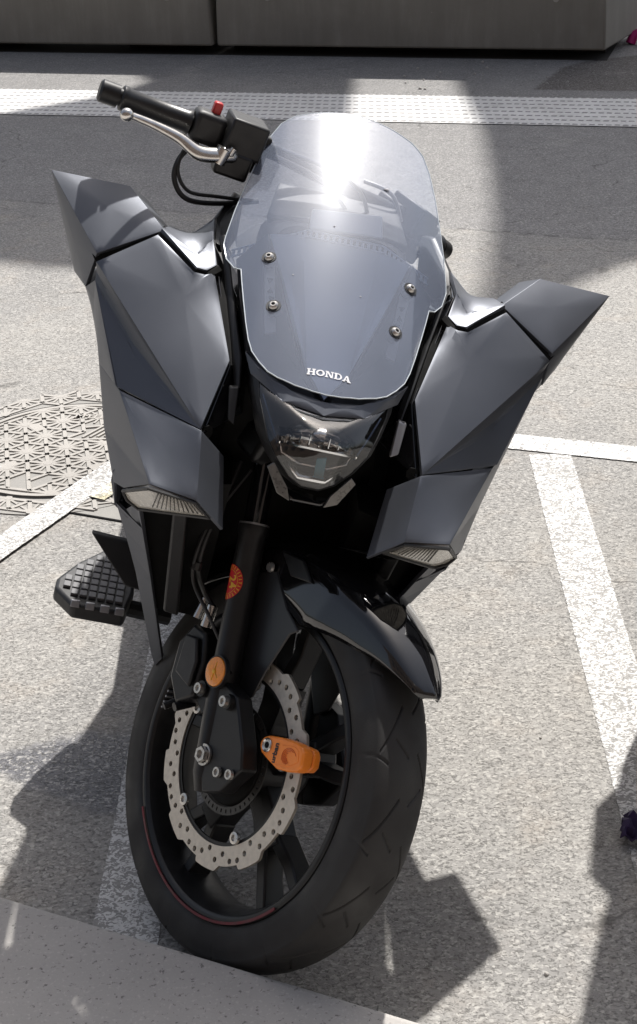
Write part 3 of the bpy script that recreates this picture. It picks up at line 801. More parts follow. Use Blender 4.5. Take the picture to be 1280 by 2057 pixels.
# ---- nose panels behind the screen (matte grey V with darker flanks)
def nz(y, d=.030): return zc(y) - d
vs = [(.108, .345, 1.010), (.060, .345, 1.020), (-.060, .345, 1.020), (-.108, .345, 1.010), (-.082, .26, .978), (-.030, .125, .898), (0, .085, .872), (.030, .125, .898), (.082, .26, .978), (0, .30, 1.012), (0, .2, .952)]
fs = [(0, 1, 7, 8), (1, 2, 5, 6, 7), (2, 3, 4, 5)]
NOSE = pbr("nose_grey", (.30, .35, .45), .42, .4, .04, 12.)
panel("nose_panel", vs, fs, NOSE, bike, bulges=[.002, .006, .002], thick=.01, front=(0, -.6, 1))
for sd in (-1, 1):
    vs = [(.112, .34, 1.012), (.086, .262, .966), (.034, .125, .886), (.006, .083, .864), (.075, .098, .868), (.112, .150, .888), (.136, .25, .935), (.150, .32, .968)]
    panel("nose_flank", vs, [tuple(range(8))], SATIN, bike, side=sd, bulge=-.006, thick=.01, front=(0, -.6, 1))
# nose band under the screen and headlight bezel
vs = [(.118, .135, .899), (.096, .102, .893), (.05, .070, .882), (0, .060, .879), (-.05, .070, .882), (-.096, .102, .893), (-.118, .135, .899), (-.106, .108, .879), (-.058, .056, .869), (0, .043, .866), (.058, .056, .869), (.106, .108, .879)]
fs = [(0, 1, 2, 10, 11), (2, 3, 9, 10), (3, 4, 8, 9), (4, 5, 6, 7, 8)]
panel("nose_band", vs, fs, BODY, bike, bulge=.002, thick=.012, bevel=.002)
# headlight
hl = [(.0, .046, .8655), (.045, .056, .868), (.092, .097, .876), (.090, .080, .864), (.080, .045, .848), (.069, .020, .827), (.052, .004, .807), (.032, -.006, .789), (.012, -.011, .780)]
hfull = hl + [(-x, y, z) for x, y, z in hl[::-1]][:-1]
hc = Vector((0, .008, .836))
bez = MB(); n = len(hfull)
H_ = [Vector(p) for p in hfull]
inn = [p.copy() for p in H_]
outer = [hc + (p - hc) * 1.11 + Vector((0, .016, -.002)) for p in H_]
back = [hc + (p - hc) * 1.16 + Vector((0, .09, -.03)) for p in H_]
inb = [hc + (p - hc) * .97 + Vector((0, .07, -.01)) for p in H_]
vs = inn + outer + back + inb; fs = []
for i in range(n):
    j = (i + 1) % n
    fs += [(i, j, n + j, n + i), (n + i, n + j, 2 * n + j, 2 * n + i), (i, 3 * n + i, 3 * n + j, j)]
bez.add(vs, fs); head = bez.build("headlight", BLACKP, bike, bevel=.002)
m = MB(); m.add([p for p in inb], [tuple(range(n))]); m.build("headlight_bucket", pbr("bucket_grey", (.10, .105, .115), .3, .5), head)
# domed lens, several rings
m = MB(); vs = []; fs = []; ts = [1, .8, .6, .4, .2]
for t in ts:
    for p in H_: vs.append(hc + (p - hc) * t * .995 + Vector((0, -.020, .012)) * (1 - t * t) + Vector((0, .002, 0)))
vs.append(hc + Vector((0, -.018, .012)))
for a in range(len(ts) - 1):
    for i in range(n): fs.append((a * n + i, a * n + (i + 1) % n, (a + 1) * n + (i + 1) % n, (a + 1) * n + i))
for i in range(n): fs.append(((len(ts) - 1) * n + i, (len(ts) - 1) * n + (i + 1) % n, len(vs) - 1))
m.add(vs, fs, True); m.build("headlight_lens", LENS, head, sharp=80)
# reflector: half dome of chrome facets over a shelf
m = MB(); c = Vector((0, .022, .832)); vs = []; fs = []; A_, E_ = 18, 6
for e in range(E_ + 1):
    for a in range(A_ + 1):
        th = PI * a / A_; ph = PI / 2 * e / E_
        rx, rz = .052, .030
        jit = .002 if (a + e) % 2 else 0
        vs.append(c + Vector((math.cos(th) * rx * math.cos(ph), .034 * math.sin(ph) + jit, math.sin(th) * rz * math.cos(ph))))
for e in range(E_):
    for a in range(A_):
        q = e * (A_ + 1) + a; fs.append((q, q + 1, q + A_ + 2, q + A_ + 1))
m.add(vs, fs, False); m.build("reflector", CHROME, head)
m = MB(); m.lathe([(-.012, .0005), (-.012, .008), (-.004, .0125), (.004, .0125)], (0, .012, .848), "X", 20, close=False); m.build("bulb_cap", ALU, head)
m = MB(); m.box((0, .035, .829), (.108, .05, .003)); 
for k in range(7): m.box(((k - 3) * .0135, .020, .8395), (.0012, .012, .017 - abs(k - 3) * .002))
m.build("reflector_shelf", CHROME, head)
vs = []; fs = []
for e in range(5):
    for a in range(19):
        th = PI + PI * a / 18; ph = PI / 2 * e / 4
        vs.append((math.cos(th) * .050 * math.cos(ph * .8), .028 + .030 * math.sin(ph), .827 + math.sin(th) * .030 * math.cos(ph * .8)))
for e in range(4):
    for a in range(18): fs.append((e * 19 + a, e * 19 + a + 1, e * 19 + a + 20, e * 19 + a + 19))
m = MB(); m.add(vs, fs, True); m.build("lower_bowl", SATIN, head)
m = MB(); m.tube([(-.05, .040, .818), (-.045, .030, .806), (-.02, .018, .800), (.02, .018, .800), (.045, .030, .806), (.05, .040, .818)], .0025, 8)
m.tube([(-.038, .020, .799), (-.018, .004, .787), (.018, .004, .787), (.038, .020, .799)], .0055, 10); m.build("light_bar", CHROME, head)
m = MB(); m.prism([(.003, .008, .785), (.017, .008, .786), (.015, .014, .818), (.002, .014, .814)], (0, .004, 0)); m.build("blue_bulb_shield", BLUEG, head)
for sd in (-1, 1):
    m = MB(); m.tube([(sd * .084, .085, .862), (sd * .066, .045, .838), (sd * .054, .028, .818)], .0016, 6); m.build("side_light_guide", BLUEL, head)
for sd in (-1, 1):
    m = MB()
    m.prism([(sd * .062, .006, .792), (sd * .042, -.010, .763), (sd * .024, -.014, .757), (sd * .030, -.010, .774), (sd * .054, .006, .800)], (0, .01, -.004))
    m.build("position_light", LENSR, head, bevel=.001)
m = MB(); m.prism([(-.045, .000, .772), (-.02, -.013, .758), (.02, -.013, .758), (.045, .000, .772), (.03, .03, .750), (-.03, .03, .750)], (0, .01, -.008)); m.build("chin_trim", GLOSSB, head, bevel=.003)
# pale inner brackets glimpsed beside the headlight
for sd in (-1, 1):
    m = MB(); m.prism([(sd * .116, .12, .850), (sd * .130, .125, .845), (sd * .124, .09, .812), (sd * .112, .09, .804)], (0, .01, 0)); m.build("fairing_bracket", SILVER if sd > 0 else BLACKM, bike, bevel=.002)

# ---- body core, tank, seat, tail
def loft(name, secs, mat, n=10, parent=bike, expo=3.2):
    m = MB(); vs = []; fs = []; seg = 28
    for (y, w, z0, z1) in secs:
        cz, hz = (z0 + z1) / 2, (z1 - z0) / 2
        for k in range(seg):
            a = 2 * PI * k / seg; ca, sa = math.cos(a), math.sin(a)
            vs.append((w * math.copysign(abs(ca) ** (2 / expo), ca), y, cz + hz * math.copysign(abs(sa) ** (2 / expo), sa)))
    for i in range(len(secs) - 1):
        for k in range(seg): fs.append((i * seg + k, i * seg + (k + 1) % seg, (i + 1) * seg + (k + 1) % seg, (i + 1) * seg + k))
    fs += [tuple(range(seg)), tuple(range((len(secs) - 1) * seg, len(secs) * seg))[::-1]]
    m.add(vs, fs, True); return m.build(name, mat, parent, sharp=40)
loft("inner_fairing", [(.24, .085, .66, .84), (.28, .17, .60, .90), (.37, .283, .66, .91), (.55, .288, .66, .89), (.80, .280, .62, .80), (1.10, .17, .50, .70)], VOID, expo=6)
loft("lower_fairing", [(.24, .085, .55, .70), (.30, .17, .44, .70), (.42, .20, .38, .70), (.80, .20, .30, .68), (1.10, .17, .26, .62)], VOID)
loft("front_frame", [(.235, .12, .42, .86), (.27, .15, .38, .88), (.34, .15, .36, .88)], VOID)
loft("fuel_tank_cover", [(.70, .15, .55, .84), (.90, .16, .52, .80), (1.15, .14, .50, .72)], BODY)
loft("seat", [(1.05, .12, .54, .68), (1.25, .17, .50, .66), (1.5, .17, .48, .62), (1.75, .16, .44, .57), (1.95, .12, .42, .52)], SEATM)
loft("tail_fairing", [(1.25, .22, .34, .56), (1.5, .24, .32, .56), (1.8, .23, .32, .52), (2.05, .16, .32, .46), (2.12, .10, .34, .42)], BODY)
loft("engine", [(.62, .12, .22, .52), (.80, .19, .16, .50), (1.15, .19, .16, .50), (1.35, .10, .22, .45)], BLACKM)
m = MB(); m.lathe([(-.095, .22), (-.098, .27), (-.06, .31), (0, .325), (.06, .31), (.098, .27), (.095, .22)], (0, 1.645, .325), 'X', 64); m.lathe([(-.08, .222), (-.08, .05), (.08, .05), (.08, .222)], (0, 1.645, .325), 'X', 48)
m.build("rear_wheel", RUBBER, bike)
m = MB(); m.tube([(.12, 1.2, .33), (.12, 1.645, .325)], .03, 12); m.tube([(-.12, 1.2, .33), (-.12, 1.645, .325)], .03, 12); m.build("swingarm", BLACKM, bike)
m = MB(); m.tube([(.12, .85, .22), (.27, .95, .13), (.275, .95, .095)], .011, 10); m.build("side_stand", BLACKM, bike)
# rear indicator glimpsed past the mudguard tip
# dashboard hood and stand-ins for reflections in the screen
vs = [(-.115, .44, 1.010), (-.060, .400, 1.030), (.060, .400, 1.030), (.115, .44, 1.010), (.100, .56, 1.035), (-.100, .56, 1.035)]
panel("dashboard", vs, [tuple(range(6))], BLACKP, bike, bulge=.004, thick=.02, front=(0, 0, 1))
m = MB(); m.prism([(-.0508, .3972, 1.0486), (.0592, .4167, 1.0566), (.0621, .3735, 1.0343), (-.0516, .3586, 1.0291)], (0, .003, -.006)); dd = m.build("reflection_panel", pbr("pale_reflection", (.80, .82, .86), .35, 0, .03, 40), bike, bevel=.003)  # pale panel standing in for the bright rectangle reflected in the screen
RIBB = pbr("cornice_ribs", (.42, .46, .54), .4, .2)  # ribbed band standing in for a cornice mirrored in the screen
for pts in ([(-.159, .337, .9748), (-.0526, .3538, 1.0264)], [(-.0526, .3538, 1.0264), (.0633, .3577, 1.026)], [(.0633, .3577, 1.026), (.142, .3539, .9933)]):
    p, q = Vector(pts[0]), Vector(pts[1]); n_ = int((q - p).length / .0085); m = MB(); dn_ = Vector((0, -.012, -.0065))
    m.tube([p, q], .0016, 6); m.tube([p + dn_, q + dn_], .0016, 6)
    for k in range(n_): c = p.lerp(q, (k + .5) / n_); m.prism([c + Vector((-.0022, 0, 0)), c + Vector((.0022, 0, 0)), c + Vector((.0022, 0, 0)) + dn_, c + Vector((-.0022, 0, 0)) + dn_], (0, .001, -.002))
    m.build("cornice_reflection", RIBB, bike)
loft("dash_cowl", [(.37, .10, .93, 1.03), (.46, .12, .92, 1.015), (.60, .09, .90, .98)], BLACKP)

# ---- footboards with their levers
for sd in (-1, 1):
    zt = .262; P = [(-.330, .520), (-.300, .590), (-.252, .665), (-.215, .655), (-.192, .590), (-.190, .515), (-.200, .440), (-.292, .438), (-.330, .487)]
    e = MB(); e.prism([(-sd * -x if False else sd * -x * -1 * -1 if False else (x * -sd) * -1 * -1 if False else x * (1 if sd < 0 else -1), y, zt - .034) for x, y in P], (0, 0, .030))
    fb = e.build("footboard", BLACKP, bike, bevel=.007, seg=3)
    sx = 1 if sd < 0 else -1
    m = MB(); cx, cy = -.258, .54
    def inside(x, y):
        c_ = False; Q = [(cx + (px - cx) * .90, cy + (py - cy) * .92) for px, py in P]; j = len(Q) - 1
        for i in range(len(Q)):
            if (Q[i][1] > y) != (Q[j][1] > y) and x < (Q[j][0] - Q[i][0]) * (y - Q[i][1]) / (Q[j][1] - Q[i][1]) + Q[i][0]: c_ = not c_
            j = i
        return c_
    x = -.325; col_ = 0
    while x < -.20:
        y = .43
        while y < .66:
            if all(inside(x + a, y + b) for a in (-.006, .006) for b in (-.008, .008)):
                m.prism([(sx * (x - .0065), y - .0090, zt - .004), (sx * (x + .0065), y - .0090, zt - .004), (sx * (x + .0065), y + .0090, zt - .004), (sx * (x - .0065), y + .0090, zt - .004)], (0, 0, .006))
            y += .0225
        x += .0158
    m.build("footboard_tread", TREADP, fb, bevel=.0012)
    m = MB()
    for k in range(4):
        x = -.296 + k * .026; m.prism([(sx * x, .4355, zt - .008), (sx * (x + .016), .4355, zt - .008), (sx * (x + .016), .443, zt + .0015), (sx * x, .443, zt + .0015)], (0, .005, 0))
    m.build("front_studs", SILVER, fb, bevel=.001)
    m = MB(); m.tube([(sx * -.20, .50, .235), (sx * -.12, .52, .22)], .016, 10); m.build("footboard_arm", BLACKM, bike)
    m = MB(); m.prism([(sx * -.284, .395, .428), (sx * -.216, .395, .424), (sx * -.150, .40, .415), (sx * -.150, .36, .35), (sx * -.212, .355, .362)], (0, .014, .0)); m.build("brake_pedal", BLACKP, bike, bevel=.003)

# ------------------------------------------------------------------ steered assembly
# front wheel
fwheel = MB()
fwheel.lathe([(-.050, .2405), (-.053, .232), (-.050, .2255), (-.040, .2215), (-.020, .214), (.020, .214), (.040, .2215), (.050, .2255), (.053, .232), (.050, .2405), (.046, .236), (.0, .226), (-.046, .236)], WC, 'X', 120)
fwheel.lathe([(-.060, .020), (-.060, .040), (-.045, .052), (.045, .052), (.060, .040), (.060, .020)], WC, 'X', 48)
def spoke(m, a, w0, w1, r0, r1, d=0.):
    # tapered bar in the wheel plane, thick in x
    vs = []
    for r_, w, hx in ((r0, w0, .024), ((r0 + r1) / 2, (w0 + w1) / 2, .019), (r1, w1, .022)):
        ca, sa = math.cos(a), math.sin(a)
        for x in (-hx, hx):
            for s_ in (-1, 1):
                t = d * (r_ - r0) / (r1 - r0) + s_ * w / 2
                vs.append((x, WC[1] + r_ * ca - t * sa, WC[2] + r_ * sa + t * ca))
    fs = []
    for i in range(2):
        q = i * 4
        fs += [(q, q + 1, q + 5, q + 4), (q + 2, q + 6, q + 7, q + 3), (q, q + 4, q + 6, q + 2), (q + 1, q + 3, q + 7, q + 5)]
    fs += [(0, 2, 3, 1), (8, 9, 11, 10)]
    m.add(vs, fs)
def spoke2(m, a, w0, w1, r0, r1, t0, t1):
    vs = []; ca, sa = math.cos(a), math.sin(a)
    for r_, w, hx, tt in ((r0, w0, .020, t0), ((r0 + r1) / 2, (w0 + w1) / 2, .018, t0 * .35 + t1 * .65), (r1, w1, .022, t1)):
        for x in (-hx, hx):
            for s_ in (-1, 1):
                t = tt + s_ * w / 2; vs.append((x, WC[1] + r_ * ca - t * sa, WC[2] + r_ * sa + t * ca))
    fs = []
    for i in range(2):
        q = i * 4; fs += [(q, q + 1, q + 5, q + 4), (q + 2, q + 6, q + 7, q + 3), (q, q + 4, q + 6, q + 2), (q + 1, q + 3, q + 7, q + 5)]
    m.add(vs, fs + [(0, 2, 3, 1), (8, 9, 11, 10)])
for k in range(5):
    a = R(-153) + k * 2 * PI / 5
    spoke(fwheel, a, .046, .044, .045, .135)
    spoke2(fwheel, a, .024, .019, .120, .222, -.012, -.040); spoke2(fwheel, a, .024, .019, .120, .222, .012, .040)
wheel = fwheel.build("front_wheel", BLACKM, bike, xf=st, bevel=.003)
# tyre with cut tread grooves
def tyre_mesh():
    prof = [(.0445, .2340), (.0485, .2385), (.0520, .2440), (.0525, .2540), (.0525, .2650), (.0510, .2760), (.0480, .2850)]
    crown = []
    for k in range(1, 44):
        t = k / 44 * PI / 2
        crown.append((.0480 * math.cos(t), .2850 + .0210 * math.sin(t)))
    half = prof + crown; P = half + [(0, .3060)] + [(-x, r) for x, r in half[::-1]]
    seg = 1300; m = MB(); vs = []; n = len(P)
    step = 2 * PI / 15
    for k in range(seg):
        a = 2 * PI * k / seg; ca, sa = math.cos(a), math.sin(a)
        for i, (x, r_) in enumerate(P):
            d = 0.
            if r_ > .272:
                ax = abs(x); side = 1 if x > 0 else 0
                ph = ((a + (step / 2 if side else 0)) % step) * r_      # metres within the repeat
                lam = step * r_
                if .012 < ax < .046:                                     # long swept groove
                    c_ = .018 + (ax - .012) * 1.9
                    d = max(d, .0026 * max(0, 1 - ((ph - c_) / .0034) ** 2))
                if .004 < ax < .026:
                    c_ = lam * .72 - (ax - .004) * 1.1
                    d = max(d, .0020 * max(0, 1 - ((ph - c_) / .0030) ** 2))
                if .036 < ax < .0555:
                    c_ = lam * .80 - (ax - .036) * .8
                    d = max(d, .0022 * max(0, 1 - ((ph - c_) / .0028) ** 2))
            else:
                if .2555 < r_ < .2575: d = -.0005
            rr = r_ - d; vs.append((x, WC[1] + rr * ca, WC[2] + rr * sa))
    fs = [(k * n + i, k * n + i + 1, ((k + 1) % seg) * n + i + 1, ((k + 1) % seg) * n + i) for k in range(seg) for i in range(n - 1)]
    m.add(vs, fs, True); return m
tyre_mesh().build("tyre", RUBBER, wheel, xf=st, sharp=30)
m = MB(); m.lathe([(-.0535, .2335), (-.0535, .2375), (-.0550, .2375), (-.0550, .2335)], WC, 'X', 60, R(-160), R(-60)); m.build("rim_tape", REDLINE, wheel, xf=st)
m = MB()
for k in range(4): 
    a = R(-12 - k * 2.4); m.box((-.046, WC[1] + .219 * math.cos(a), WC[2] + .219 * math.sin(a)), (.014, .003, .003))
m.build("balance_weight", SILVER, wheel, xf=st)
# brake disc: wavy, drilled
def wave_disc():
    outl = []; N = 360
    for k in range(N):
        a = 2 * PI * k / N; ph = (a * 10 / (2 * PI)) % 1
        if ph < .42: r_ = .1560
        elif ph < .52: r_ = .1560 + .0085 * (ph - .42) / .10
        elif ph < .97: r_ = .1645 - .0012 * (ph - .52) / .45
        else: r_ = .1633 - .0073 * (ph - .97) / .03
        outl.append((r_ * math.cos(a), r_ * math.sin(a)))
    inner = [(.1275 * math.cos(2 * PI * k / 120), .1275 * math.sin(2 * PI * k / 120)) for k in range(120)]
    loops = [outl, inner]
    for k in range(54):
        a = 2 * PI * (k + .3) / 54; rr = (.1340, .1440, .1495)[k % 3] if k % 6 < 3 else (.1490, .1385, .1480)[k % 3]
        loops.append([(rr * math.cos(a) + .0043 * math.cos(t * PI / 6), rr * math.sin(a) + .0043 * math.sin(t * PI / 6)) for t in range(12)])
    return flat_shape(loops, .005)
vs, fs = wave_disc(); m = MB(); m.add([(-.0650 + v[2], WC[1] + v[0], WC[2] + v[1]) for v in vs], fs)
disc = m.build("brake_disc", STEEL, wheel, xf=st)
m = MB()
m.lathe([(-.063, .122), (-.063, .1278), (-.060, .1278), (-.060, .122)], WC, 'X', 90, smooth=False)
for k in range(5):
    a = R(-73 + 72 * k)
    spoke(m, a, .030, .020, .05, .122)
m.build("disc_carrier", BLACKM, disc, xf=st)
m = MB(); m.lathe([(-.0665, .001), (-.0665, .066), (-.062, .069), (-.058, .069), (-.058, .001)], WC, "X", 48, close=False); m.build("hub_cover", VOID, disc, xf=st)
for k in range(5):
    a = R(-73 + 72 * k); c = Vector((-.066, WC[1] + .118 * math.cos(a), WC[2] + .118 * math.sin(a)))
    m = MB(); m.lathe([(0, .0095), (-.004, .0090), (-.0045, .005), (-.002, .0045), (-.002, .0005)], c, 'X', 20, close=False); m.build("disc_bolt", BOLTM, disc, xf=st)
loops = [[(.083 * math.cos(2 * PI * k / 80), .083 * math.sin(2 * PI * k / 80)) for k in range(80)], [(.071 * math.cos(2 * PI * k / 80), .071 * math.sin(2 * PI * k / 80)) for k in range(80)]]
for k in range(44):
    a = 2 * PI * k / 44
    loops.append([((.077 + u) * math.cos(a + v / .077), (.077 + u) * math.sin(a + v / .077)) for u, v in ((-.0028, -.0015), (.0028, -.0015), (.0028, .0015), (-.0028, .0015))])
vs, fs = flat_shape(loops, .002); m = MB(); m.add([(-.066 + v[2], WC[1] + v[0], WC[2] + v[1]) for v in vs], fs); m.build("sensor_ring", pbr("dark_steel", (.06, .058, .055), .4, .6, .1, 90), wheel, xf=st)

# fork
def fk(z, dy=0): return Vector((0, .0155 + (z - .3127) * .649 + dy, z))
forks = []
for sd in (-1, 1):
    X = Vector((sd * .098, -.004, 0))
    m = MB(); m.tube([fk(.262) + X, fk(.285) + X, fk(.36) + X, fk(.44) + X, fk(.583) + X, fk(.588) + X, fk(.597) + X], [.014, .021, .0225, .0215, .0208, .0235, .0235], 28)
    m.prism([(sd * .085, y, z) for y, z in ((.066, .3709), (.052, .41), (.0103, .4150), (-.0542, .3762), (-.0786, .3528), (-.0645, .2982), (-.035, .2711), (.0301, .3214), (.0525, .3504))], (sd * .030, 0, 0))
    leg = m.build("fork_leg", BLACKM, bike, xf=st, bevel=.003); forks.append(leg)
    m = MB(); m.tube([fk(.595) + X, fk(.86) + X], .0175, 24); m.build("stanchion", GLOSSB, leg, xf=st)
    m = MB(); m.lathe([(0, .0232), (.003, .0232), (.003, .0180), (0, .0180)], (0, 0, 0), 'Z', 32)
    ax_ = Vector((0, .545, .839)).normalized(); q = ax_.to_track_quat('Z', 'Y').to_matrix(); c = fk(.597) + X
    m.v = [tuple(c + q @ Vector(v)) for v in m.v]; m.build("fork_seal", SILVER, leg, xf=st)
legR = forks[0]
m = MB(); m.lathe([(-.1160, .0160), (-.1190, .0160), (-.1190, .0125)], WC, 'X', 28, close=False)
m.lathe([(-.1190, .0125), (-.1260, .0118), (-.1260, .0070), (-.1210, .0062), (-.1210, .0005)], WC, 'X', 6, close=False, smooth=False); m.build("axle_nut", BOLTM, legR, xf=st)
for (y, z) in ((-.044, .318), (-.067, .334)):
    m = MB(); m.lathe([(-.117, .0078), (-.122, .0074), (-.122, .0045), (-.119, .004), (-.119, .0005)], (0, y, z), 'X', 18, close=False); m.build("pinch_bolt", BOLTM, legR, xf=st)
for (y, z) in ((.015, .400), (.075, .375)):
    m = MB(); m.lathe([(-.124, .0085), (-.131, .008), (-.131, .0045), (-.128, .004), (-.128, .0005)], (0, y, z), 'X', 18, close=False); m.build("mount_bolt", BOLTM, legR, xf=st)
m = MB(); m.cyl((-.095, .015, .400), (-.124, .015, .400), .012, 16); m.cyl((-.085, .075, .375), (-.124, .075, .375), .012, 16); m.build("mount_lug", BLACKM, legR, xf=st)
m = MB(); m.prism([(-.084, -.02, .345), (-.084, -.06, .346), (-.084, -.072, .340), (-.084, -.066, .312), (-.084, -.045, .292), (-.084, .0, .285), (-.084, .01, .30)], (-.022, 0, 0)); m.build("axle_clamp", BLACKM, legR, xf=st, bevel=.003)
# amber reflector
rc = Vector((-.123, .067, .414)); m = MB()
m.lathe([(-.004, .0005), (-.0045, .015), (-.003, .0215), (0, .0225), (.006, .0225), (.006, .0005)], rc, 'X', 36, close=False); rf = m.build("amber_reflector", AMBER, legR, xf=st, sharp=50)
m = MB(); m.lathe([(.006, .0245), (-.0015, .0245), (-.0015, .0226), (.006, .0226)], rc, 'X', 36); m.build("reflector_rim", BLACKP, rf, xf=st)
m = MB(); m.lathe([(-.0046, .004), (-.0060, .003), (-.0062, .0003)], rc, 'X', 6, close=False); 
for a in (70, 190, 250): m.tube([rc + Vector((-.0048, 0, 0)), rc + Vector((-.0046, .014 * math.cos(R(a)), .014 * math.sin(R(a))))], .0007, 5)
m.build("reflector_star", STICKY, rf, xf=st)
m = MB(); m.box((-.112, .067, .414), (.016, .02, .02)); m.build("reflector_stay", BLACKM, legR, xf=st)
# round sticker wrapped on the lower fork tube
def wrap(cz, rr, ang, u, v):
    """u around (m), v along the tube; returns a point on the tube of radius rr"""
    c = fk(cz) + Vector((-.098, -.004, 0)); ax = Vector((0, .545, .839)).normalized(); e1 = Vector((-1, 0, 0)); e2 = ax.cross(e1)
    a = ang + u / rr
    return c + ax * v + (e1 * math.cos(a) + e2 * math.sin(a)) * rr
SA = R(-20) ; SZ = .522
def wrapped(name, vs, fs, rr, mat, parent):
    m = MB(); m.add([wrap(SZ, rr + v[2], SA, v[0], v[1]) for v in vs], fs); return m.build(name, mat, parent, xf=st)
def ring_disc(r0, r1, z, n=48, k=6):
    vs = []; fs = []
    for i in range(k + 1):
        for j in range(n):
            a = 2 * PI * j / n; r_ = r0 + (r1 - r0) * i / k; vs.append((r_ * math.cos(a), r_ * math.sin(a), z))
    for i in range(k):
        for j in range(n): fs.append((i * n + j, i * n + (j + 1) % n, (i + 1) * n + (j + 1) % n, (i + 1) * n + j))
    return vs, fs
vs, fs = ring_disc(.0002, .0268, 0); stk = wrapped("round_sticker", vs, fs, .0219, STICKR, legR)
vs, fs = ring_disc(.0185, .0192, 0, k=1); wrapped("sticker_ring", vs, fs, .0222, STICKY, stk)
vv = []; ff = []
for k in range(28):
    a = 2 * PI * k / 28
    for (r0, r1, w) in ((.0208, .0258, .0006), (.0208, .0214, .0016) if k % 2 else (.0250, .0258, .0016)):
        o_ = len(vv)
        for r_, s_ in ((r0, -1), (r0, 1), (r1, 1), (r1, -1)): vv.append((r_ * math.cos(a) - s_ * w * math.sin(a), r_ * math.sin(a) + s_ * w * math.cos(a), 0))
        ff.append((o_, o_ + 1, o_ + 2, o_ + 3))
wrapped("sticker_marks", vv, ff, .0222, STICKY, stk)
tv, tf = text_shape("24", .020, .0001, bold=.0004); rm = Matrix.Rotation(R(-78), 3, 'Z')
STX = [tuple(rm @ Vector(v) + Vector((0, 0, 0))) for v in tv]
wrapped("sticker_number", [(v[0] + .009, v[1], v[2]) for v in STX], tf, .0223, STICKY, stk)

# caliper behind the leg
m = MB()
m.prism([(-.045, .100, .340), (-.045, .118, .392), (-.045, .150, .425), (-.045, .185, .418), (-.045, .195, .375), (-.045, .170, .325), (-.045, .125, .305)], (-.062, 0, 0))
cal = m.build("brake_caliper", BLACKM, bike, xf=st, bevel=.006, seg=3)
m = MB(); m.prism([(-.108, .110, .350), (-.108, .125, .388), (-.108, .152, .412), (-.108, .178, .400), (-.108, .155, .345)], (-.008, 0, 0)); m.build("caliper_cover", BLACKP, cal, xf=st, bevel=.003)
m = MB(); m.tube([(-.105, .188, .425), (-.100, .200, .455)], .008, 12); m.tube([(-.105, .160, .430), (-.105, .172, .462)], .009, 12); m.build("hose_fitting", ALU, cal, xf=st)
m = MB(); m.tube([(-.08, .12, .318), (-.11, .118, .305)], .007, 10); m.tube([(-.085, .145, .30), (-.105, .145, .285)], .006, 10); m.build("slide_pin", BLACKM, cal, xf=st)
m = MB(); m.prism([(-.075, .075, .33), (-.075, .06, .42), (-.075, .11, .44), (-.075, .12, .34)], (-.02, 0, 0)); m.build("caliper_bracket", BLACKM, cal, xf=st, bevel=.002)
# hoses
m = MB(); m.hose([(-.125, .27, .66), (-.14, .235, .60), (-.150, .215, .55), (-.140, .205, .50), (-.115, .195, .47), (-.105, .172, .46)], .0045, 8); m.build("brake_hose", BLACKP, bike, xf=st)
m = MB(); m.hose([(-.115, .25, .66), (-.150, .225, .58), (-.158, .208, .53), (-.140, .20, .48), (-.12, .15, .455), (-.10, .11, .43), (-.09, .08, .40)], .003, 8); m.tube([(-.145, .208, .508), (-.145, .204, .497)], .009, 10); m.build("sensor_cable", BLACKP, bike, xf=st)

# front mudguard: gloss black, pointed towards the front, with folded flanks
def guard():
    vs = []; fs = []; A0, A1, NA = R(-34), R(72), 72
    def edge(d):
        K = [(-34, .343), (-31, .337), (-22, .306), (-16, .283), (-5, .255), (5, .236), (20, .245), (35, .270), (72, .290)]
        for (a0_, r0), (a1_, r1) in zip(K, K[1:]):
            if a0_ <= d <= a1_: return r0 + (r1 - r0) * (d - a0_) / (a1_ - a0_)
        return .29
    for k in range(NA + 1):
        a = A0 + (A1 - A0) * k / NA; d = math.degrees(a); u = (d + 34) / 34
        w = .016 + .058 * min(1, max(0, u)) ** .55
        rc_ = .354 - .014 * min(1, max(0, u))
        sh = min(.026, .010 + .020 * u); re_ = min(edge(d), rc_ - sh)
        for j in range(-12, 13):
            s_ = j / 12; t = abs(s_)
            if t <= .7:
                q = t / .7; x = w * math.sin(q * PI / 2 * .92) ; r_ = rc_ - sh * (1 - math.cos(q * PI / 2)) + .003 * math.exp(-(q * 5) ** 2)
            else:
                q = (t - .7) / .3; x = w * (.992 + .05 * math.sin(q * PI / 2)); r_ = rc_ - sh + (re_ - (rc_ - sh)) * q
            vs.append((math.copysign(x, s_) if s_ else 0, WC[1] + r_ * math.sin(a), WC[2] + r_ * math.cos(a)))
    n = 25
    for k in range(NA):
        for j in range(n - 1): fs.append((k * n + j, k * n + j + 1, (k + 1) * n + j + 1, (k + 1) * n + j))
    m = MB(); m.add(vs, fs, True); return m
gd = guard().build("front_mudguard", GLOSSB, bike, xf=st, sharp=30)
sm = gd.modifiers.new("solid", 'SOLIDIFY'); sm.thickness = .004
for sd in (-1, 1):
    x = sd * .079
    m = MB()
    m.prism([(x, y, z) for y, z in ((.1639, .5367), (.12, .572), (.060, .548), (.0144, .5405), (.0259, .525), (.0256, .46), (.0207, .412), (.0413, .385), (.0921, .4202), (.1455, .503))], (-sd * .004, 0, 0))
    m.build("mudguard_flank", SATIN, gd, xf=st, bevel=.002)
    m = MB(); m.prism([(x + sd * .001, .135, .600), (x + sd * .001, .085, .618), (x + sd * .001, .045, .605), (x + sd * .001, .090, .585)], (-sd * .006, 0, 0))
    m.build("mudguard_stay", BLACKM, gd, xf=st, bevel=.002)
    m = MB(); m.lathe([(0, .008), (sd * .004, .007), (sd * .004, .0005)], (x + sd * .0005, .135, .568), 'X', 14, close=False); m.build("mudguard_screw", BOLTM, gd, xf=st)
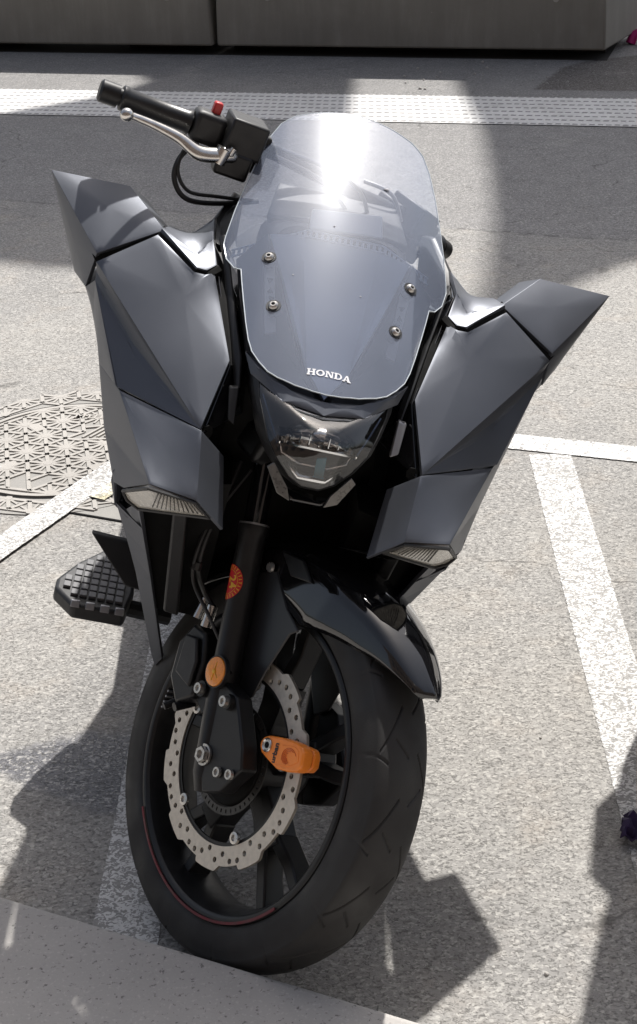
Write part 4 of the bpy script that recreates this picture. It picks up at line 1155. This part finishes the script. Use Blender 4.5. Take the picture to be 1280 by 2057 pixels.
m = MB(); m.prism([(-.07, .02, .685), (-.02, .0, .695), (.05, .03, .69), (.085, .08, .665), (.08, .09, .66), (.03, .045, .68), (-.05, .04, .675)], (0, .03, -.015)); m.build("lower_yoke_cover", BLACKM, bike, xf=st, bevel=.003)
m = MB(); m.box((0, .27, .70), (.27, .07, .05)); m.build("lower_yoke", BLACKM, bike, xf=st, bevel=.01)

# ---- handlebar assembly
hb = MB(); hb.tube([(-.27, .634, 1.023), (-.20, .615, 1.035), (-.12, .600, 1.045), (0, .585, 1.045), (.12, .600, 1.045), (.20, .615, 1.035), (.27, .634, 1.023)], .0125, 16)
bar = hb.build("handlebar", BLACKM, bike, xf=st)
for sd in (-1, 1):
    A = Vector((sd * (.40 if sd < 0 else .345), .681 if sd < 0 else .660, 1.001 if sd < 0 else 1.012)); B = Vector((sd * .265, .633, 1.024)); d = (B - A).normalized(); L = (B - A).length
    P = [A, A + d * .003, A + d * .030, A + d * .0305, A + d * .034, A + d * .0345]
    m = MB(); m.tube(P, [.014, .0175, .0175, .0135, .0135, .015], 24); ge_ = m.build("bar_end", BLACKM, bar, xf=st)
    m = MB(); m.tube([A + d * .034, A + d * .036, A + d * .042, A + d * .045, A + d * .10, A + d * (L - .006), A + d * L], [.0175, .0195, .0195, .0175, .0168, .0175, .021], 28); m.build("grip", GRIPR, bar, xf=st)
    m = MB(); c = B + d * .028; q = d.to_track_quat('X', 'Z').to_matrix()
    m.box(c + Vector((0, 0, .002)), (.052, .046, .050), q); sw = m.build("switch_housing", BLACKP, bar, xf=st, bevel=.010, seg=3)
    m = MB(); m.box(c + Vector((0, .0, .034)), (.014, .016, .022), q)
    if sd < 0: m.build("engine_stop_switch", REDP, sw, xf=st, bevel=.003)
    m = MB(); m.box(c + d * .055 + Vector((0, -.004, .010)), (.060, .075, .055), q); m.box(c + d * .088 + Vector((0, .022, -.012)), (.050, .055, .062), q); m.build("bar_cover", BLACKP, bar, xf=st, bevel=.004)
    # lever
    p0 = B + d * .040 + Vector((0, -.052, -.020))
    path = [A + Vector((sd * -.008, -.075, -.004)) + d * .010, A + d * .035 + Vector((0, -.066, -.006)), A + d * .075 + Vector((0, -.058, -.010)), A + d * .115 + Vector((0, -.056, -.016)), B + d * .004 + Vector((0, -.060, -.026)), p0]
    m = MB(); m.hose(path, [.0062, .0062, .0075, .0095, .0125, .012], 16, flat=.75); 
    e0 = path[0]
    m.lathe([(-.0105, .0008), (-.009, .0055), (-.005, .0090), (0, .0105), (.005, .0090), (.009, .0055), (.0105, .0008)], e0, 'X', 20, close=False)
    if sd < 0: m.build("brake_lever", ALU, bar, xf=st, sharp=60)
    m = MB(); m.cyl(p0 + Vector((0, 0, -.012)), p0 + Vector((0, 0, .012)), .012, 18); m.hose([p0 + Vector((0, 0, 0)), p0 + d * .018 + Vector((0, .010, .004)), p0 + d * .036 + Vector((0, .022, .004))], [.012, .014, .010], 12, .7); m.cyl(p0 + d * .012 + Vector((0, .0, .006)), p0 + d * .012 + Vector((0, -.002, .018)), .006, 6); m.build("lever_pivot", ALU if sd < 0 else BLACKM, bar, xf=st, bevel=.003)
    m = MB(); m.box(p0 + d * .035 + Vector((0, .026, -.012)), (.055, .040, .040), q); m.build("master_cylinder", BLACKM, bar, xf=st, bevel=.005)
    for r_, dz in ((.0042, 0), (.003, .012)):
        m = MB(); s0 = c + Vector((0, -.02, -.022)); m.hose([s0 + d * -.012, s0 + d * -.036 + Vector((0, -.02, -.024 + dz)), s0 + d * -.034 + Vector((0, -.03, -.056 + dz)), s0 + d * -.004 + Vector((0, -.03, -.080 + dz)), s0 + d * .050 + Vector((0, -.012, -.078 + dz)), s0 + d * .13 + Vector((0, .02, -.06))], r_, 8)
        m.build("cable", BLACKP, bar, xf=st)
# cables arching in front of the instruments (seen through the screen)
for i, pth in enumerate(([(-.14, .56, 1.06), (-.08, .50, 1.075), (-.02, .49, 1.065), (.03, .50, 1.03)], [(-.14, .57, 1.045), (-.07, .52, 1.05), (.0, .50, 1.02)], [(.02, .55, 1.075), (.06, .52, 1.08), (.09, .50, 1.05)])):
    m = MB(); m.hose(pth, .0035, 8); m.build("cable", SILVER, bar, xf=st)  # silver colour stands in for highlights along the cables

# ------------------------------------------------------------------ disc lock (a thing of its own)
lk = Vector((-.0665, -.112, .408))
lock = empty("disc_lock", BW); tag(lock, "bright orange disc lock clamped on the perforated brake disc", "disc lock")
LO = [(-.0606, .3871), (-.0572, .3935), (-.0585, .4025), (-.0660, .4110), (-.0890, .4270), (-.1090, .4380), (-.1200, .4430), (-.1310, .4450), (-.1400, .4420), (-.1500, .4270), (-.1480, .4150), (-.1330, .4020), (-.1120, .3890), (-.0890, .3850), (-.0704, .3830)]
m = MB(); m.prism([(-.094, y, z) for y, z in LO], (.020, 0, 0))
lb = m.build("lock_body", ORANGE, lock, xf=st, bevel=.0045, seg=4)
m = MB(); m.prism([(-.072, y, z) for y, z in ((-.112, .436), (-.130, .4435), (-.139, .440), (-.148, .426), (-.146, .416), (-.125, .398), (-.110, .41))], (.014, 0, 0)); m.build("lock_jaw", ORANGE, lock, xf=st, bevel=.003, seg=3)
m = MB(); m.prism([(-.0935, y, z) for y, z in ((-.098, .421), (-.110, .4305), (-.121, .4375), (-.131, .438), (-.141, .427), (-.130, .409), (-.112, .396), (-.103, .393), (-.100, .403))], (-.0012, 0, 0)); m.build("lock_raised_face", ORANGE, lock, xf=st, bevel=.001)
c = (-.094, -.0735, .3995)
m = MB(); m.lathe([(.004, .0102), (-.0015, .0102), (-.0028, .0088), (-.0012, .0068), (-.0012, .0045)], c, 'X', 28, close=False); kc = m.build("lock_cylinder", ALU, lock, xf=st)
m = MB(); m.lathe([(-.0010, .0047), (-.0016, .0047), (-.0016, .0004)], c, 'X', 16, close=False); m.build("keyway", VOID, kc, xf=st)
ru = Vector((0, .47, .88)).normalized(); uu = Vector((0, .88, -.47)).normalized()
tv, tf = text_shape("urban", .0125, .0004, bold=.0004); m = MB()
m.add([Vector((-.0944 - v[2], -.0948, .4035)) + ru * v[0] + uu * v[1] for v in tv], tf); m.build("lock_lettering", LOCKPR, lb, xf=st)
m = MB()
for k in range(6):
    rr = .005 + k * .0023; pts = []
    for i in range(9 + k): t = R(200 - 28 * k + 13 * i); pts.append((-.0953, -.124 - rr * math.cos(t), .417 + rr * .9 * math.sin(t)))
    m.tube(pts, .00035, 4)
m.build("lock_line_print", LOCKLN, lock, xf=st)

# ------------------------------------------------------------------ unseen neighbour, added slabs and building shaping shade and reflections
SH = SUN / SUN.z
def blocker(name, ground_pts, H, label, th=.25):  # unseen slab, its outline projected along the sun to cast the wanted shade
    m = MB(); m.prism([(x + SH.x * H, y + SH.y * H, H) for x, y in ground_pts], (0, 0, th))
    return tag(m.build(name, SLABM), label, "blocker", "unseen slabs added to cast shade on the street")
# big shade: everything beyond the lit tongue on the left, with notch
blocker("shade_slab", [(-6, 7.2), (-1.72, 5.70), (-1.152, 5.544), (-.854, 5.408), (-.4, 5.33), (.05, 5.4), (.16, 6.4), (.243, 7.465), (.302, 8.301), (.33, 9.2), (-.2, 10.5), (-.95, 9.2), (-.756, 8.671), (-1.068, 8.204), (-1.60, 7.86), (-6, 9.4)], 7.0, "large pale canopy added unseen to shade the far left of the street")
blocker("shade_slab", [(.891, 8.172), (.888, 7.736), (.895, 7.178), (.842, 6.432), (.769, 5.747), (.668, 5.129), (.575, 4.715), (.729, 4.821), (.892, 4.903), (1.167, 5.172), (6, 7.2), (6, 11), (.93, 9.4)], 7.2, "large pale canopy added unseen to shade the far right of the street")

def neighbour(loc, rz):
    e = empty("scooter", Matrix.Translation(loc) @ Matrix.Rotation(rz, 4, 'Z')); tag(e, "dark scooter parked in the next bay outside the right edge", "scooter")
    for y in (0, 1.3):
        m = MB(); m.lathe([(-.05, .17), (-.06, .22), (0, .26), (.06, .22), (.05, .17)], (0, y, .26), 'X', 40); m.lathe([(-.03, .17), (-.03, .02), (.03, .02), (.03, .17)], (0, y, .26), 'X', 30)
        m.build("wheel", RUBBER, e)
    loft("body", [(.05, .10, .40, .60), (.12, .26, .35, .92), (.22, .28, .30, .95), (.30, .12, .28, .60), (.7, .17, .26, .50), (.8, .18, .30, .78), (1.3, .17, .45, .82), (1.7, .10, .60, .84)], BLACKM, parent=e)
    m = MB(); m.tube([(-.22, .30, 1.05), (-.1, .22, 1.06), (.1, .22, 1.06), (.22, .30, 1.05)], .02, 12)
    m.build("handlebar", BLACKM, e)
    m = MB(); m.prism([(-.25, .16, .55), (.25, .16, .55), (.30, .20, .80), (.27, .26, 1.12), (.18, .30, 1.30), (-.18, .30, 1.30), (-.27, .26, 1.12), (-.30, .20, .80)], (0, .02, .01)); m.build("leg_shield", BODY, e)  # tall shield added to widen the unseen scooter's cast shadow
    m = MB(); m.prism([(-.24, -.22, .62), (.24, -.22, .62), (.24, .12, .62), (-.24, .12, .62)], (0, 0, .42)); m.build("front_box", BLACKP, e, bevel=.03)  # box added to stretch the cast shadow towards the viewer
    return e
neighbour((.885, 2.30, 0), R(-19))

# unseen dark building added behind the viewer to darken reflections in the paint
m = MB(); m.box((0, -8.5, 6.5), (44, 5, 13)); bl = empty("reflection_building", Matrix.Identity(4)); tag(bl, "unseen dark brick building added behind the viewer to darken reflections", "building")
BRICK = concrete_material("dark_brick", (.10, .075, .062), .2, 80)
m.build("wall", BRICK, bl)
for i in range(-6, 7):
    for j in range(3):
        m = MB(); m.box((i * 3.1, -5.97, 3.2 + j * 3.6), (1.2, .06, 2.2)); m.build("window", GLOSSB, bl)
